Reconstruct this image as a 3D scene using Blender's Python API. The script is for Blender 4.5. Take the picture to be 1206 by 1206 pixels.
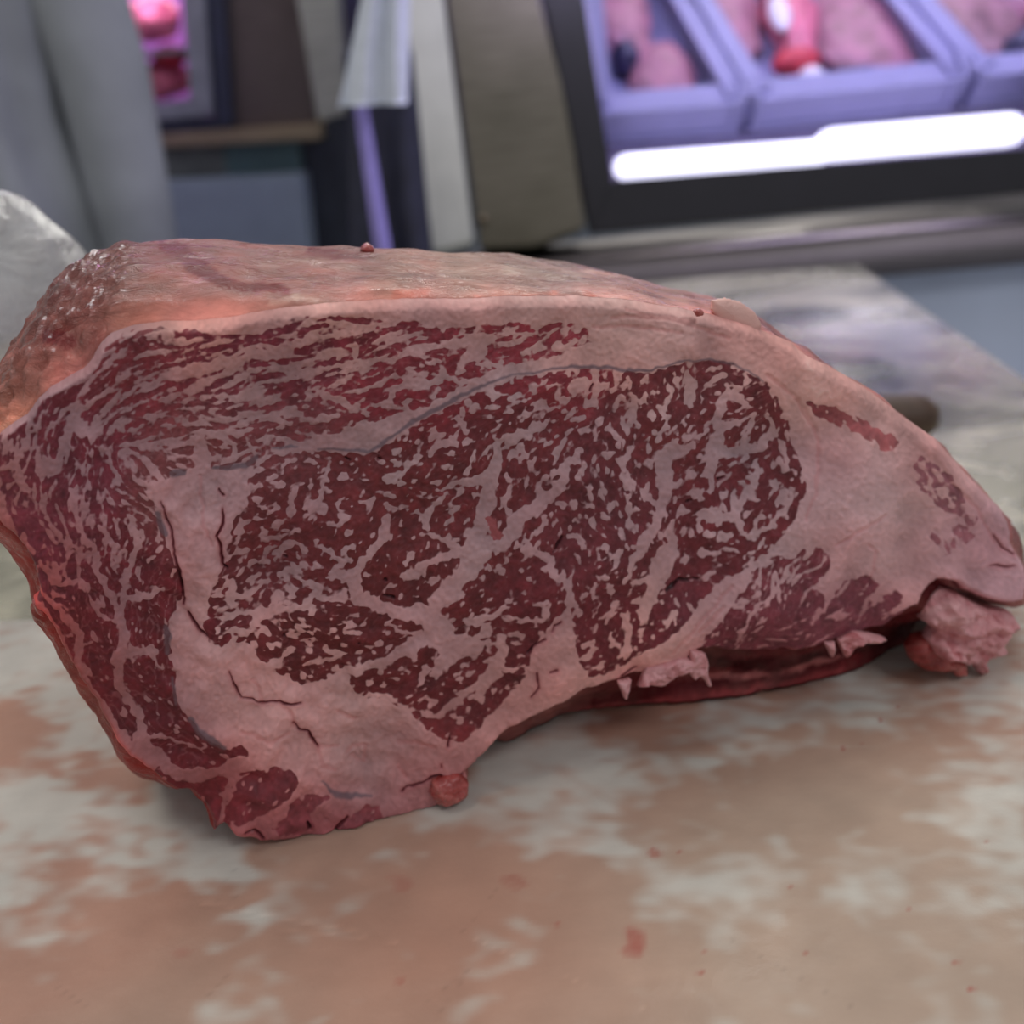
import bpy, bmesh, math, random
import numpy as np
from mathutils import Vector, Matrix, noise as mnoise

for o in list(bpy.data.objects): bpy.data.objects.remove(o)
scene = bpy.context.scene
COL = scene.collection
R = math.radians

# ================================================================ camera, world, lights, exposure
FPX = 1160.0                                   # focal length in picture units, frame 1206 wide
PITCH, ROLL, CAMH = R(25.6), R(-5.0), 0.22
cam_data = bpy.data.cameras.new('camera'); cam = bpy.data.objects.new('camera', cam_data); COL.objects.link(cam)
cam_data.sensor_width = 36; cam_data.lens = 36 * FPX / 1206
cam_data.clip_start = .01; cam_data.clip_end = 60
CAMROT = Matrix.Rotation(math.pi / 2 - PITCH, 3, 'X') @ Matrix.Rotation(ROLL, 3, 'Z')
cam.matrix_world = Matrix.Translation((0, 0, CAMH)) @ CAMROT.to_4x4()
cam_data.dof.use_dof = True; cam_data.dof.focus_distance = 0.275; cam_data.dof.aperture_fstop = 7.2
scene.camera = cam

scene.view_settings.view_transform = 'Standard'; scene.view_settings.look = 'None'
scene.view_settings.gamma = 1; scene.view_settings.use_curve_mapping = False
scene.view_settings.exposure = -0.12

world = bpy.data.worlds.new('world'); scene.world = world; world.use_nodes = True
bg = world.node_tree.nodes['Background']; bg.inputs[0].default_value = (.95, .965, 1.0, 1); bg.inputs[1].default_value = .33

def area(name, loc, target, sx, sy, power, col=(1, 1, 1)):
    d = bpy.data.lights.new(name, 'AREA'); d.shape = 'RECTANGLE'; d.size = sx; d.size_y = sy; d.energy = power; d.color = col
    o = bpy.data.objects.new(name, d); COL.objects.link(o); o.location = loc
    o.rotation_euler = (Vector(target) - Vector(loc)).to_track_quat('-Z', 'Y').to_euler()
    return o
area('ceiling_and_fill_light', (-.9, .5, 2.2), (-.2, .4, 0), 1.2, .5, 16, (1, .95, .87))
area('ceiling_and_fill_light', (1.0, 1.5, 2.3), (.2, .6, 0), 1.2, .4, 16, (1, .95, .87))
area('ceiling_and_fill_light', (1.3, -1.0, 2.3), (.6, 1.2, -.3), 1.2, .5, 15, (.97, .97, 1))  # fill light added behind the camera to lift the dark case panel
area('ceiling_and_fill_light', (.9, 5.5, 2.4), (.6, 0, 0), 1.6, .5, 60, (1, .97, .9))
area('ceiling_and_fill_light', (-1.4, 4.2, 2.4), (.0, .3, 0), 1.6, .4, 30, (.95, .97, 1))
# ---------------------------------------------------------------- marbling fields of the cut face
X0, Y0, X1, Y1 = -40, 330, 1230, 1010          # working frame of the face pattern, 1 unit = 1 sample
GW, GH = X1 - X0, Y1 - Y0
GX, GY = np.meshgrid(np.arange(GW) + X0 + 0.0, np.arange(GH) + Y0 + 0.0)

def P(s):
    return np.array([[float(v) for v in p.split(',')] for p in s.split()])

def crop(pts, pad):
    x0 = int(max(0, pts[:, 0].min() - pad - X0)); x1 = int(min(GW, pts[:, 0].max() + pad - X0 + 1))
    y0 = int(max(0, pts[:, 1].min() - pad - Y0)); y1 = int(min(GH, pts[:, 1].max() + pad - Y0 + 1))
    return slice(y0, max(y0 + 1, y1)), slice(x0, max(x0 + 1, x1))

def seg_dist(px, py, a, b):
    dx, dy = b[0] - a[0], b[1] - a[1]
    t = np.clip(((px - a[0]) * dx + (py - a[1]) * dy) / (dx * dx + dy * dy + 1e-9), 0, 1)
    return np.hypot(px - a[0] - t * dx, py - a[1] - t * dy), t

def poly_sdf(pts, px=None, py=None):            # + inside
    px = GX if px is None else px; py = GY if py is None else py
    d = np.full(px.shape, 1e9); ins = np.zeros(px.shape, bool)
    n = len(pts)
    for i in range(n):
        a, b = pts[i], pts[(i + 1) % n]
        d = np.minimum(d, seg_dist(px, py, a, b)[0])
        if a[1] != b[1]:
            c = ((a[1] > py) != (b[1] > py)) & (px < (b[0] - a[0]) * (py - a[1]) / (b[1] - a[1]) + a[0])
            ins ^= c
    return np.where(ins, d, -d)

def region(field, s, pad=30):
    pts = P(s); sl = crop(pts, pad)
    field[sl] = np.maximum(field[sl], poly_sdf(pts, GX[sl], GY[sl]))

def stroke(field, s, pad=14, k=1.0):            # field = min over distance - half width
    pts = P(s)
    if len(pts) == 1: pts = np.vstack([pts, pts + [[.5, .5, 0]]])
    for a, b in zip(pts[:-1], pts[1:]):
        sl = crop(np.array([a, b]), pad + max(a[2], b[2]))
        d, t = seg_dist(GX[sl] + WX[sl], GY[sl] + WY[sl], a, b)
        field[sl] = np.minimum(field[sl], d - k * (a[2] + (b[2] - a[2]) * t))

rng = np.random.RandomState(7)
FX = np.fft.rfftfreq(GW)[None, :]; FY = np.fft.fftfreq(GH)[:, None]
def blur(a, s):
    return np.fft.irfft2(np.fft.rfft2(a) * np.exp(-2 * (np.pi * s) ** 2 * (FX ** 2 + FY ** 2)), s=a.shape)
def gnoise(s):
    n = blur(rng.randn(GH, GW), s); return n / n.std()
def sample(a, x, y):
    x = np.clip(x, 0, GW - 1.001); y = np.clip(y, 0, GH - 1.001)
    i = x.astype(int); j = y.astype(int); fx = x - i; fy = y - j
    a0 = a[j, i] * (1 - fx) + a[j, i + 1] * fx; a1 = a[j + 1, i] * (1 - fx) + a[j + 1, i + 1] * fx
    return a0 * (1 - fy) + a1 * fy
def smooth(a, b, x):
    t = np.clip((x - a) / (b - a), 0, 1); return t * t * (3 - 2 * t)

# grain direction of the muscle fibres, degrees below the horizontal
FLOW = """250,420,-12 400,430,-8 600,410,-10 150,440,-35 100,470,-50 60,520,-65 40,600,80 100,600,75 150,600,58
 60,680,60 120,700,65 180,700,-80 150,800,62 200,850,45 240,880,28 100,760,62 200,500,-10 300,480,-8 330,510,-5
 300,650,-18 300,700,-14 350,740,4 430,760,-8 380,580,-30 480,500,-32 560,500,-38 480,570,-30 470,660,-50 530,700,-45
 600,690,-65 620,660,-70 590,740,-22 650,480,-30 720,480,-60 700,560,-78 720,640,78 660,620,-60 800,450,-80 860,470,-25
 920,500,68 900,540,-45 900,590,-50 850,600,-40 790,520,80 800,600,85 760,600,-65 750,680,-60 720,740,-60 820,690,-30
 780,740,-45 860,660,-40 900,700,-42 1000,720,-48 930,740,-32 850,740,-75 1010,495,35 1110,590,55 300,920,-50
 220,900,20 380,950,-60 500,830,-30 560,830,-45 540,800,-20 640,450,-40 600,470,-30 350,390,-12 430,385,5 500,400,-8 550,420,-12 660,395,-18 480,440,-14
 400,460,-12 350,450,-8 220,410,-12 220,460,-10 180,440,-25 540,385,8"""
f = P(FLOW); cx = np.zeros((GH, GW)); cy = np.zeros((GH, GW))
for x, y, a in f:
    w = np.exp(-((GX - x) ** 2 + (GY - y) ** 2) / (2 * 34. ** 2)) + 1e-9 / (1 + (GX - x) ** 2 + (GY - y) ** 2)
    cx += w * math.cos(2 * math.radians(a)); cy += w * math.sin(2 * math.radians(a))
cx = cx + 0; ang = np.arctan2(cy, cx) / 2 + (0.16 + 0.22 * smooth(480, 560, GY)) * gnoise(14)
VX, VY = np.cos(ang), np.sin(ang)

def lic(src, L):
    acc = src.copy(); n = 1
    for sgn in (1, -1):
        x = GX - X0; y = GY - Y0; dx, dy = VX * sgn, VY * sgn
        for k in range(L):
            x = x + dx; y = y + dy
            acc += sample(src, x, y); n += 1
            i = np.clip(x, 0, GW - 1).astype(int); j = np.clip(y, 0, GH - 1).astype(int)
            nx, ny = VX[j, i], VY[j, i]; s = np.where(nx * dx + ny * dy < 0, -1, 1)
            dx, dy = nx * s, ny * s
    a = acc / n
    m = blur(a, 14); v = np.sqrt(np.maximum(blur((a - m) ** 2, 20), 1e-9))
    return (a - m) / v

WX, WY = gnoise(2.6) * 1.3 + gnoise(7) * 1.6, gnoise(2.6) * 1.3 + gnoise(7) * 1.6   # ragged edges
nA = lic(gnoise(2.3), 4)        # blobby marbling
nB = lic(gnoise(1.35), 14)       # streaky marbling
nC = lic(gnoise(1.05), 2)       # fine flecks
nV = lic(gnoise(2.8), 7)       # vein network

CAP = """-24,520 0,512 25,500 38,492 52,470 75,458 100,452 118,430 128,405 150,392 180,388 230,390 262,394 300,394 325,388
 350,374 380,371 440,376 500,380 530,387 560,384 600,379 625,384 632,391 650,384 680,382 695,390 697,402 670,413 640,422
 600,433 560,446 530,460 500,476 470,488 440,500 420,508 385,512 350,522 325,530 300,545 270,550 248,550 240,548 225,550
 200,560 175,565 172,578 190,600 198,640 212,670 216,700 208,715 198,730 200,770 206,790 205,815 210,830 225,850 245,870
 270,882 285,876 294,882 290,893 265,900 230,911 200,906 180,895 165,878 150,872 130,845 108,812 86,780 74,745 60,718
 46,702 42,672 28,642 14,610 4,580 -24,560"""
EYE = """320,538 340,534 380,533 434,535 448,529 470,513 493,496 520,482 555,464 580,455 610,446 650,437 672,434 700,435
 765,439 780,434 800,429 840,425 860,429 880,440 900,450 912,467 922,485 932,505 934,525 940,535 944,555 948,563 942,585
 932,610 915,635 895,655 870,672 850,682 838,695 820,715 800,740 775,755 750,770 735,785 715,798 700,797 688,790 680,770
 676,745 673,722 667,712 655,725 640,745 626,765 624,790 618,802 605,815 585,840 565,858 545,874 530,873 515,868 500,855
 480,838 455,828 435,825 418,815 411,800 400,799 370,805 355,808 340,800 320,785 305,770 295,755 280,752 262,758 250,752
 240,740 245,720 248,700 258,675 266,665 270,640 277,610 290,595 295,580 292,565 300,550"""
RIB = """888,668 905,658 920,654 932,660 945,646 960,642 972,650 975,662 968,680 952,692 964,695 971,708 966,722 976,713
 985,695 1000,683 1025,678 1033,688 1027,708 1015,728 1040,706 1055,694 1063,700 1052,715 1042,724 1064,716 1080,711
 1080,722 1056,738 1020,747 980,757 950,767 900,779 860,776 830,769 833,750 850,730 860,712 878,690"""
STRIP = "948,471 960,477 985,480 1000,488 1030,503 1060,519 1055,527 1035,531 1018,514 995,505 975,496 960,489"
SIDE = """1074,548 1085,537 1100,546 1120,562 1135,588 1149,610 1146,632 1134,643 1120,642 1122,626 1131,607 1114,602
 1100,592 1082,572"""
SIDE2 = "1094,614 1103,618 1113,634 1118,648 1110,657 1100,640"
FOOT = ["186,904 230,921 260,913 267,922 259,958 254,978 240,955 226,940 198,930 178,912",
        "279,914 298,905 322,901 343,904 353,914 342,930 327,944 312,955 290,966 262,972 268,940",
        "322,972 336,958 346,938 362,932 384,936 372,946 364,958 371,972 356,982 330,986",
        "398,978 414,960 432,948 446,953 452,963 492,957 496,964 440,976",
        "505,934 518,920 540,916 552,926 548,940 524,946"]
cap = np.full((GH, GW), -60.); region(cap, CAP, 60)
eye = np.full((GH, GW), -60.); region(eye, EYE, 60)
rib = np.full((GH, GW), -60.); region(rib, RIB, 60)
small = np.full((GH, GW), -60.)
for s in (STRIP, SIDE, SIDE2): region(small, s)
foot = np.full((GH, GW), -60.)
for s in FOOT: region(foot, s)

FAT = """200,443,6 250,430,6 290,422,6 323,414,6 349,406,5 379,398,4 409,392,2.5 439,386,1.5
226,457,4 260,441,3.5 283,432,3
323,428,2.5 339,436,3.5 359,440,5 379,435,3 399,433,2.5 439,427,2
280,467,5 299,465,7 313,471,4
375,465,3.5 391,471,5 409,479,5 421,483,2.5
240,495,1 270,489,3 299,487,4 323,493,4 343,499,2
415,412,4 419,424,3
319,533,3 359,525,5 389,519,6 409,511,7 439,505,9 466,495,6 490,487,3 511,477,2
234,507,6 238,529,9 240,549,10
276,523,2.5 272,539,3.5
290,515,1.5 303,535,2
240,434,5 215,437,4 190,447,4 179,455,3 160,458,2
139,455,2 130,460,3 103,471,4 88,488,5 78,507,5 74,529,4 68,551,5 58,551,9 48,537,3
86,500,6 100,507,7 115,505,4
46,503,3 32,510,2 28,525,4 18,549,4 0,551,3
18,549,4 25,571,5 31,578,3
82,559,1.2 88,599,1.5
149,497,4 142,503,3
215,491,4
190,471,3 201,469,5 208,468,3
137,446,3
195,530,1.5 215,522,2
416,408,4 420,420,3
418,428,1.5 460,422,2.5 484,412,2.5 519,406,3.5 539,406,4 563,400,5 579,400,6
575,402,6 555,416,7 545,424,3
587,396,2.5 611,396,2.5 629,391,4
466,457,5 484,449,7 503,448,5 529,446,2.5 559,446,2.5 575,441,2.5 599,434,2.5 639,427,2
466,457,5 456,471,3 440,477,2 410,477,2.5
450,477,2.5 480,485,1.5
508,427,3 520,424,3
539,491,3 547,507,3
505,535,3.5 517,519,5 529,517,3.5 539,523,2.5
639,503,4 609,517,5 591,515,3 585,535,7 579,551,8 575,567,8 574,590,8 566,612,6 556,640,10
519,577,1.5 539,565,4 569,563,6
452,565,3 462,561,4 480,547,2.5 495,539,1.5
615,535,4 611,543,4
464,533,3
560,643,12 577,643,10 593,635,9 601,625,8 612,611,8 631,593,9 653,580,8 663,563,6 666,548,4 674,543,2
600,523,5 625,509,5 646,499,4
668,486,3 676,483,4
675,461,5 686,448,5
699,438,5 703,450,4 699,471,5 693,476,4
746,466,4 744,483,5 744,500,2.5
728,443,6
726,513,4
713,536,5 719,533,4
683,528,4
780,533,6 797,529,7 816,523,5
796,526,8 782,538,8 784,558,8 784,570,8 780,587,7.5 773,611,7 764,627,6 751,646,5 744,657,4 738,667,3
855,460,4 846,476,6 843,490,5 846,503,5 843,518,6 840,533,8 838,549,7 836,564,5 835,576,3
843,534,8 860,538,5 873,531,5 893,528,6 909,513,5 913,503,4 909,488,2
855,465,4 879,471,4
846,505,4 858,500,3.5 880,491,2
810,440,5 812,456,5 812,473,6
795,448,6
802,510,4 817,510,2
851,443,5
883,576,6 873,589,5 866,602,5 860,606,5
888,573,4 899,554,1.5
903,586,1.5 918,569,1.5
933,575,2 929,592,2
877,506,2.5 883,510,3
849,633,8
828,609,6 846,609,7 860,606,6 868,617,4 875,629,2.5 882,635,3 904,620,2 919,602,3.5 930,587,1.5
793,618,3 793,637,7 787,655,13 778,673,14 767,695,11 758,715,8 755,732,3
740,682,2.5 758,680,4
782,730,3.5 795,719,2.5
833,679,4
866,648,2.5
835,651,2.5 845,655,2
688,605,4
671,593,3
708,608,3
683,635,3
679,650,3
618,641,5 635,653,4 648,660,4 650,668,4 660,679,3 669,691,3 671,709,4
721,660,4 726,646,3
739,666,3.5 747,650,5
709,674,2.5
683,704,3 690,700,2
618,632,1.5 635,623,2.5 643,616,2
590,655,2 591,676,1.2
626,709,2.5 643,704,3
560,732,3.5 577,727,3.5 598,719,2.5
603,731,2 626,729,2.5 643,727,2.5
455,612,7 450,630,5 438,643,4.5 427,660,5 420,673,7 418,686,8 425,703,8 446,713,8 466,718,8 491,721,9 508,727,13 516,741,17 526,759,17 541,767,14 558,762,9
516,709,11 533,688,11 549,673,13 558,660,13 566,646,14
541,650,6 519,655,5 503,663,5 486,673,6 478,674,4
506,686,3 516,684,2
516,600,2.5 506,608,4 499,622,2.5
494,602,4
494,628,1.5 523,635,3 533,643,5
485,650,3 477,660,1.5
451,696,1.2 466,686,1.2
500,752,7 486,757,8 473,765,7 458,778,6 433,785,5 416,791,5 400,799,5 385,806,5
455,737,1.5 475,743,1.5 493,745,3
549,734,3 565,731,3
576,746,5 562,752,5
591,754,5 593,768,7 590,780,8 584,795,9 572,811,6 564,823,3
560,770,8
687,762,4.5 693,757,3
737,725,4 741,746,5 737,762,3.5 727,773,2
709,780,1.5
500,790,4 500,806,4.5
514,795,5 519,781,9 530,778,9
566,810,3.5 546,823,4 529,839,4 509,846,2.5 491,839,1.5 475,833,2 466,826,2 441,823,2 430,822,1.5
566,810,3.5 579,796,5
506,833,2.5
347,572,5 347,590,5 345,608,3.5
327,572,1.5 320,566,2
379,598,6.5 367,598,4 377,582,3 385,564,3 387,550,1.5
308,570,2.5 300,578,2
290,612,3
288,626,3
318,600,2.5 331,596,2.5
308,622,2 310,634,2.5 331,636,2
319,654,2 331,648,4 347,640,4 355,645,3
290,656,2
375,638,2.5 383,644,4 395,654,4 403,658,5 399,667,3 391,675,4 409,675,5
357,665,3 347,675,3
274,683,4 268,699,4 286,701,2.5 310,691,2 319,687,2
371,687,5 360,689,3
405,700,5 399,703,5 371,701,2.5 355,711,4 319,719,3.5 300,721,3 264,719,2
319,725,4.5 331,709,1.5
280,737,4.5 300,741,2
260,743,2.5
343,741,2.5
357,737,2
369,747,2.5
397,747,2.5
329,779,3 339,767,1.5
363,767,3
359,785,2 379,781,2 403,775,2.5
423,747,2.5
445,767,2.5
411,624,3
423,580,3
455,596,4 461,600,3
400,596,2.5
88,580,1.2 90,604,2 96,624,3 109,644,3.5 115,664,4 123,679,4.5 129,699,4 135,715,3.5 143,731,5 145,749,6 143,769,6 137,787,6 138,806,6 150,826,4.5 160,845,4.5 168,863,5 168,879,8 186,899,8 211,913,7 239,915,6 265,907,6 279,899,8 299,895,10
60,612,1.5 70,630,2.5 90,642,2.5 105,656,2.5
56,666,3 70,687,3.5 80,683,3.5 93,681,3 101,693,2
66,672,2 82,656,2 86,646,2
40,687,2 56,695,2.5 72,715,3.5 86,735,4.5 90,755,4.5 90,779,4.5 99,799,4.5 109,819,5 122,840,6 140,865,7 156,880,8
111,709,2 119,723,2.5 137,735,2.5
155,606,2.5 159,626,5.5 163,642,5 155,660,3.5 153,676,2.5 147,693,2.5 147,709,4 143,722,4
171,612,2
151,705,4 169,701,3 191,697,2.5
121,618,2 131,634,2.5 137,650,3 139,666,2
151,773,4.5 167,765,3.5 177,765,3 181,779,2.5 185,787,2
93,761,2 107,761,1
84,614,3
176,867,1.5 187,867,1.5 197,877,1.5 219,879,1.5 239,882,1.5
279,913,4 269,935,1.5 261,955,1
970,708,1.5 955,738,1.5
1032,700,2 1008,738,1
905,697,1.5 870,742,2
925,675,3 905,700,2.5 885,722,2
940,668,2.5 925,685,2
1064,712,2 1040,730,1
900,668,2 885,700,2"""
seam = np.full((GH, GW), 30.)
for line in FAT.strip().split('\n'): stroke(seam, line)

GRAIN = """250,430,.2,1 450,400,.2,1 600,400,.25,1 150,450,.3,1 60,540,.4,.8 60,620,.5,.7 130,560,.35,.7 190,520,.2,.8
 110,660,.7,.6 180,740,1.3,.4 110,780,1.0,.6 70,760,1.5,.5 180,820,1.6,.4 220,870,1.5,.4 300,520,.2,.7
 330,570,.75,0 300,690,.45,.15 420,560,1.1,0 400,620,1.0,0 400,760,.9,0 350,720,.4,.2 480,520,.75,0 560,490,.65,0
 460,660,1.5,0 560,600,.9,0 600,690,1.1,0 590,740,.7,0 650,460,.3,0 720,440,.3,0 620,500,.4,0 700,500,.7,0 760,470,.5,0
 820,450,.9,0 880,460,.6,0 920,490,.8,0 880,510,.6,0 700,560,.4,0 620,560,.5,0 700,620,.9,.1 680,680,.9,0
 740,600,.3,0 760,640,.5,0 820,560,.4,0 800,620,.5,0 900,570,.7,.1 860,650,.8,0 830,680,1.3,0 720,740,.7,.2
 780,740,1.3,0 480,800,1.0,0 540,850,.9,0 590,800,.6,0 930,730,1.2,.8 1000,720,1.2,.8 900,690,.3,.9 1010,495,1.2,.5
 1110,590,.3,.2 300,930,1.5,.4 230,920,1.5,.4"""
g = P(GRAIN); tw = np.zeros((GH, GW)); thr = np.zeros((GH, GW)); stv = np.zeros((GH, GW))
for x, y, t, s in g:
    w = np.exp(-((GX - x) ** 2 + (GY - y) ** 2) / (2 * 30. ** 2)) + 1e-9 / (1 + (GX - x) ** 2 + (GY - y) ** 2)
    tw += w; thr += w * t; stv += w * s
thr /= tw; stv /= tw
mix = nA * (1 - stv) + nB * stv
mix = mix / np.sqrt((1 - stv) ** 2 + stv ** 2) + (0.5 - .2 * stv) * nC
grain = (thr * 1.1 + 0.10 - mix) * 2.4
vein = (np.abs(nV + .3 * nC) - 0.15 * (1.5 - thr)) * 6.0
nF = lic(gnoise(1.2), 3); vein2 = np.abs(lic(gnoise(1.9), 8))
lean = np.minimum(grain, vein + 0.2)
lean = np.minimum(lean, (1.8 - nF) * 3.)
lean = np.minimum(lean, (seam - .4) - .7 * nC)
reg = np.maximum(np.maximum(cap, eye), np.maximum(np.maximum(rib, small), foot))
lean = np.minimum(lean, reg + 1.2 * gnoise(2.2) + .6)
lean = blur(np.clip(lean, -5, 5), .75) + .12
# island of pale red in the central seam
isl = np.full((GH, GW), 30.); stroke(isl, "573,606,4 577,615,6 578,628,5 583,631,4")
lean = np.maximum(lean, -isl + nC)
WX = WX * .4; WY = WY * .4
gray = np.full((GH, GW), 30.)                   # silver skin
for s in """375,530,1 400,529,1.6 434,531,2 447,525,2.5 466,511,1.8 490,493,2.6 510,482,3 530,470,3 555,459,2 575,450,1.5 600,443,1 640,436,1 672,431,1.6 700,432,1.8 735,435,2 765,436,2 778,431,1.2 800,426,1.2 840,423,1.2 860,427,1.2 880,437,1 895,448,1
252,550,2 270,549,3.5 290,546,3.5 303,538,2
205,556,4 215,556,4
320,529,1 345,525,2 352,526,1
186,600,3 192,618,4 195,625,3
196,738,3 198,750,4 196,770,3
203,800,2 207,828,2
222,845,3 235,860,4 247,870,5 262,878,4
380,918,1 390,930,2 402,936,3 420,937,2 436,936,1""".split('\n'): stroke(gray, s)
crack = np.full((GH, GW), 30.)
for s in """263,596,.6 262,612,1.5 256,628,1.5 261,640,1.8 263,662,2 268,668,1
190,588,.4 197,602,1 205,640,1 211,665,1.3 216,690,1.8 217,705,1.5 214,713,1
221,721,.5 230,735,1.8 238,743,2.2 244,748,1
270,790,.5 275,803,1 285,820,.8 310,828,1.2 330,826,.5 355,829,1
345,850,.6 352,857,.8 363,860,1
364,862,1.2 370,872,2.2 374,880,1
258,575,.5 265,582,1
651,650,.5 656,640,2.2 662,631,1
785,697,.5 792,690,2 800,685,1.8 820,683,.8 828,683,.4
622,770,.5 632,761,1.3 642,753,1
648,744,.6 652,737,1.2 660,731,.6
530,870,.5 528,880,1.2
520,900,.5 520,905,.9
475,935,1 480,930,1 495,925,.8 510,916,1.5 518,914,2 530,918,2 545,912,2
389,985,1 398,972,2.5 408,961,1.5
362,968,1.5 364,974,2
290,976,1.5 300,975,2 310,983,1.5
447,532,.2 444,541,1 450,539,1 
442,540,.5 449,538,1
406,540,1 411,543,1
453,682,1.5 455,684,1.5
451,699,1 463,703,1.5
1100,686,2 1112,683,2.5 1125,688,2.5 1140,698,2 1155,706,1.5 1180,712,1
633,795,.5 635,810,.8 628,822,.5
650,793,1.2 658,790,.8
735,800,.5 745,792,1 750,788,.5
694,460,1 697,453,1
848,564,1.5 854,563,1
810,592,1 815,591,1
334,657,.8 338,658,.8
334,744,1 336,747,1
364,752,1.2
423,757,1
1170,630,.5 1180,645,1 1195,652,.8
1165,665,.5 1180,667,.8 1192,665,.5""".split('\n'): stroke(crack, s, k=.72)
crease = np.full((GH, GW), 30.)                 # soft folds in the fat, lighter than cracks
for s in """235,560,1 237,590,1.5 240,615,1 250,640,1
200,700,1 215,690,1
330,826,1 345,840,1 347,855,1
375,880,1 380,900,1.5 395,905,1
375,880,1 400,883,1
412,890,1 416,885,1 430,883,1 432,895,1 430,905,1 415,895,1
470,880,1 490,873,1 510,880,1
472,905,1 478,920,1
300,800,1 310,830,1
285,860,1 320,870,1 340,862,1
400,840,1 420,850,1
980,640,.5 1010,620,1 1040,605,.5
950,480,.5 965,520,1 960,570,1 945,610,1
900,440,1 940,470,1 955,500,1
700,385,1 760,385,1 800,392,1
720,375,1 780,372,1 820,380,1
1020,640,1 1028,650,1 1025,690,1
1110,560,1 1150,600,1 1170,640,1
740,365,1 800,378,1 860,400,1
860,690,1 820,740,1 790,770,1
850,715,1 825,745,1""".split('\n'): stroke(crease, s)

# ================================================================ helpers
CR = np.array(CAMROT); CP = np.array([0, 0, CAMH])
def ray(x, y):
    x = np.asarray(x, float); y = np.asarray(y, float)
    d = np.stack([(x - 603) / FPX, -(y - 603) / FPX, -np.ones_like(x)], -1)
    return d @ CR.T
def on_plane(x, y, p0, n):                     # where the line of sight meets a plane of the place
    d = ray(x, y); t = ((np.asarray(p0) - CP) @ n) / (d @ n)
    return CP + d * t[..., None]
def on_z(x, y, z=0.): return on_plane(x, y, (0, 0, z), np.array([0, 0, 1.]))
def on_y(x, y, yy): return on_plane(x, y, (0, yy, 0), np.array([0, 1., 0]))
def to_px(p):
    q = (np.asarray(p) - CP) @ CR
    return 603 + FPX * q[..., 0] / -q[..., 2], 603 - FPX * q[..., 1] / -q[..., 2]

def lin(c): return tuple(((v / 255) / 12.92 if v / 255 <= .04045 else ((v / 255 + .055) / 1.055) ** 2.4) for v in c)

def tag(o, label=None, cat=None, group=None, kind=None):
    if label: o['label'] = label
    if cat: o['category'] = cat
    if group: o['group'] = group
    if kind: o['kind'] = kind
    return o
def empty(name, loc, label=None, cat=None, group=None):
    o = bpy.data.objects.new(name, None); COL.objects.link(o); o.location = loc; o.empty_display_size = .02
    o.matrix_world = Matrix.Translation(loc)
    return tag(o, label, cat, group)
def link(name, me, mat, parent=None, smooth=True):
    o = bpy.data.objects.new(name, me); COL.objects.link(o)
    if mat: me.materials.append(mat)
    if smooth: me.polygons.foreach_set('use_smooth', [True] * len(me.polygons))
    if parent:
        o.parent = parent; o.matrix_parent_inverse = Matrix.Translation(-Vector(parent.location))
    return o
def mesh_np(name, V, F):
    me = bpy.data.meshes.new(name); V = np.ascontiguousarray(V, dtype=np.float32); F = np.ascontiguousarray(F, dtype=np.int32)
    me.vertices.add(len(V)); me.vertices.foreach_set('co', V.ravel())
    k = F.shape[1]; me.loops.add(F.size); me.loops.foreach_set('vertex_index', F.ravel())
    me.polygons.add(len(F)); me.polygons.foreach_set('loop_start', np.arange(0, F.size, k, dtype=np.int32))
    me.polygons.foreach_set('loop_total', np.full(len(F), k, dtype=np.int32))
    me.update(calc_edges=True); return me
def attr_col(me, name, C):
    a = me.color_attributes.new(name, 'FLOAT_COLOR', 'POINT'); C4 = np.ones((len(C), 4), np.float32); C4[:, :3] = C
    a.data.foreach_set('color', C4.ravel())
def attr_f(me, name, v):
    a = me.attributes.new(name, 'FLOAT', 'POINT'); a.data.foreach_set('value', np.ascontiguousarray(v, dtype=np.float32))

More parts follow.
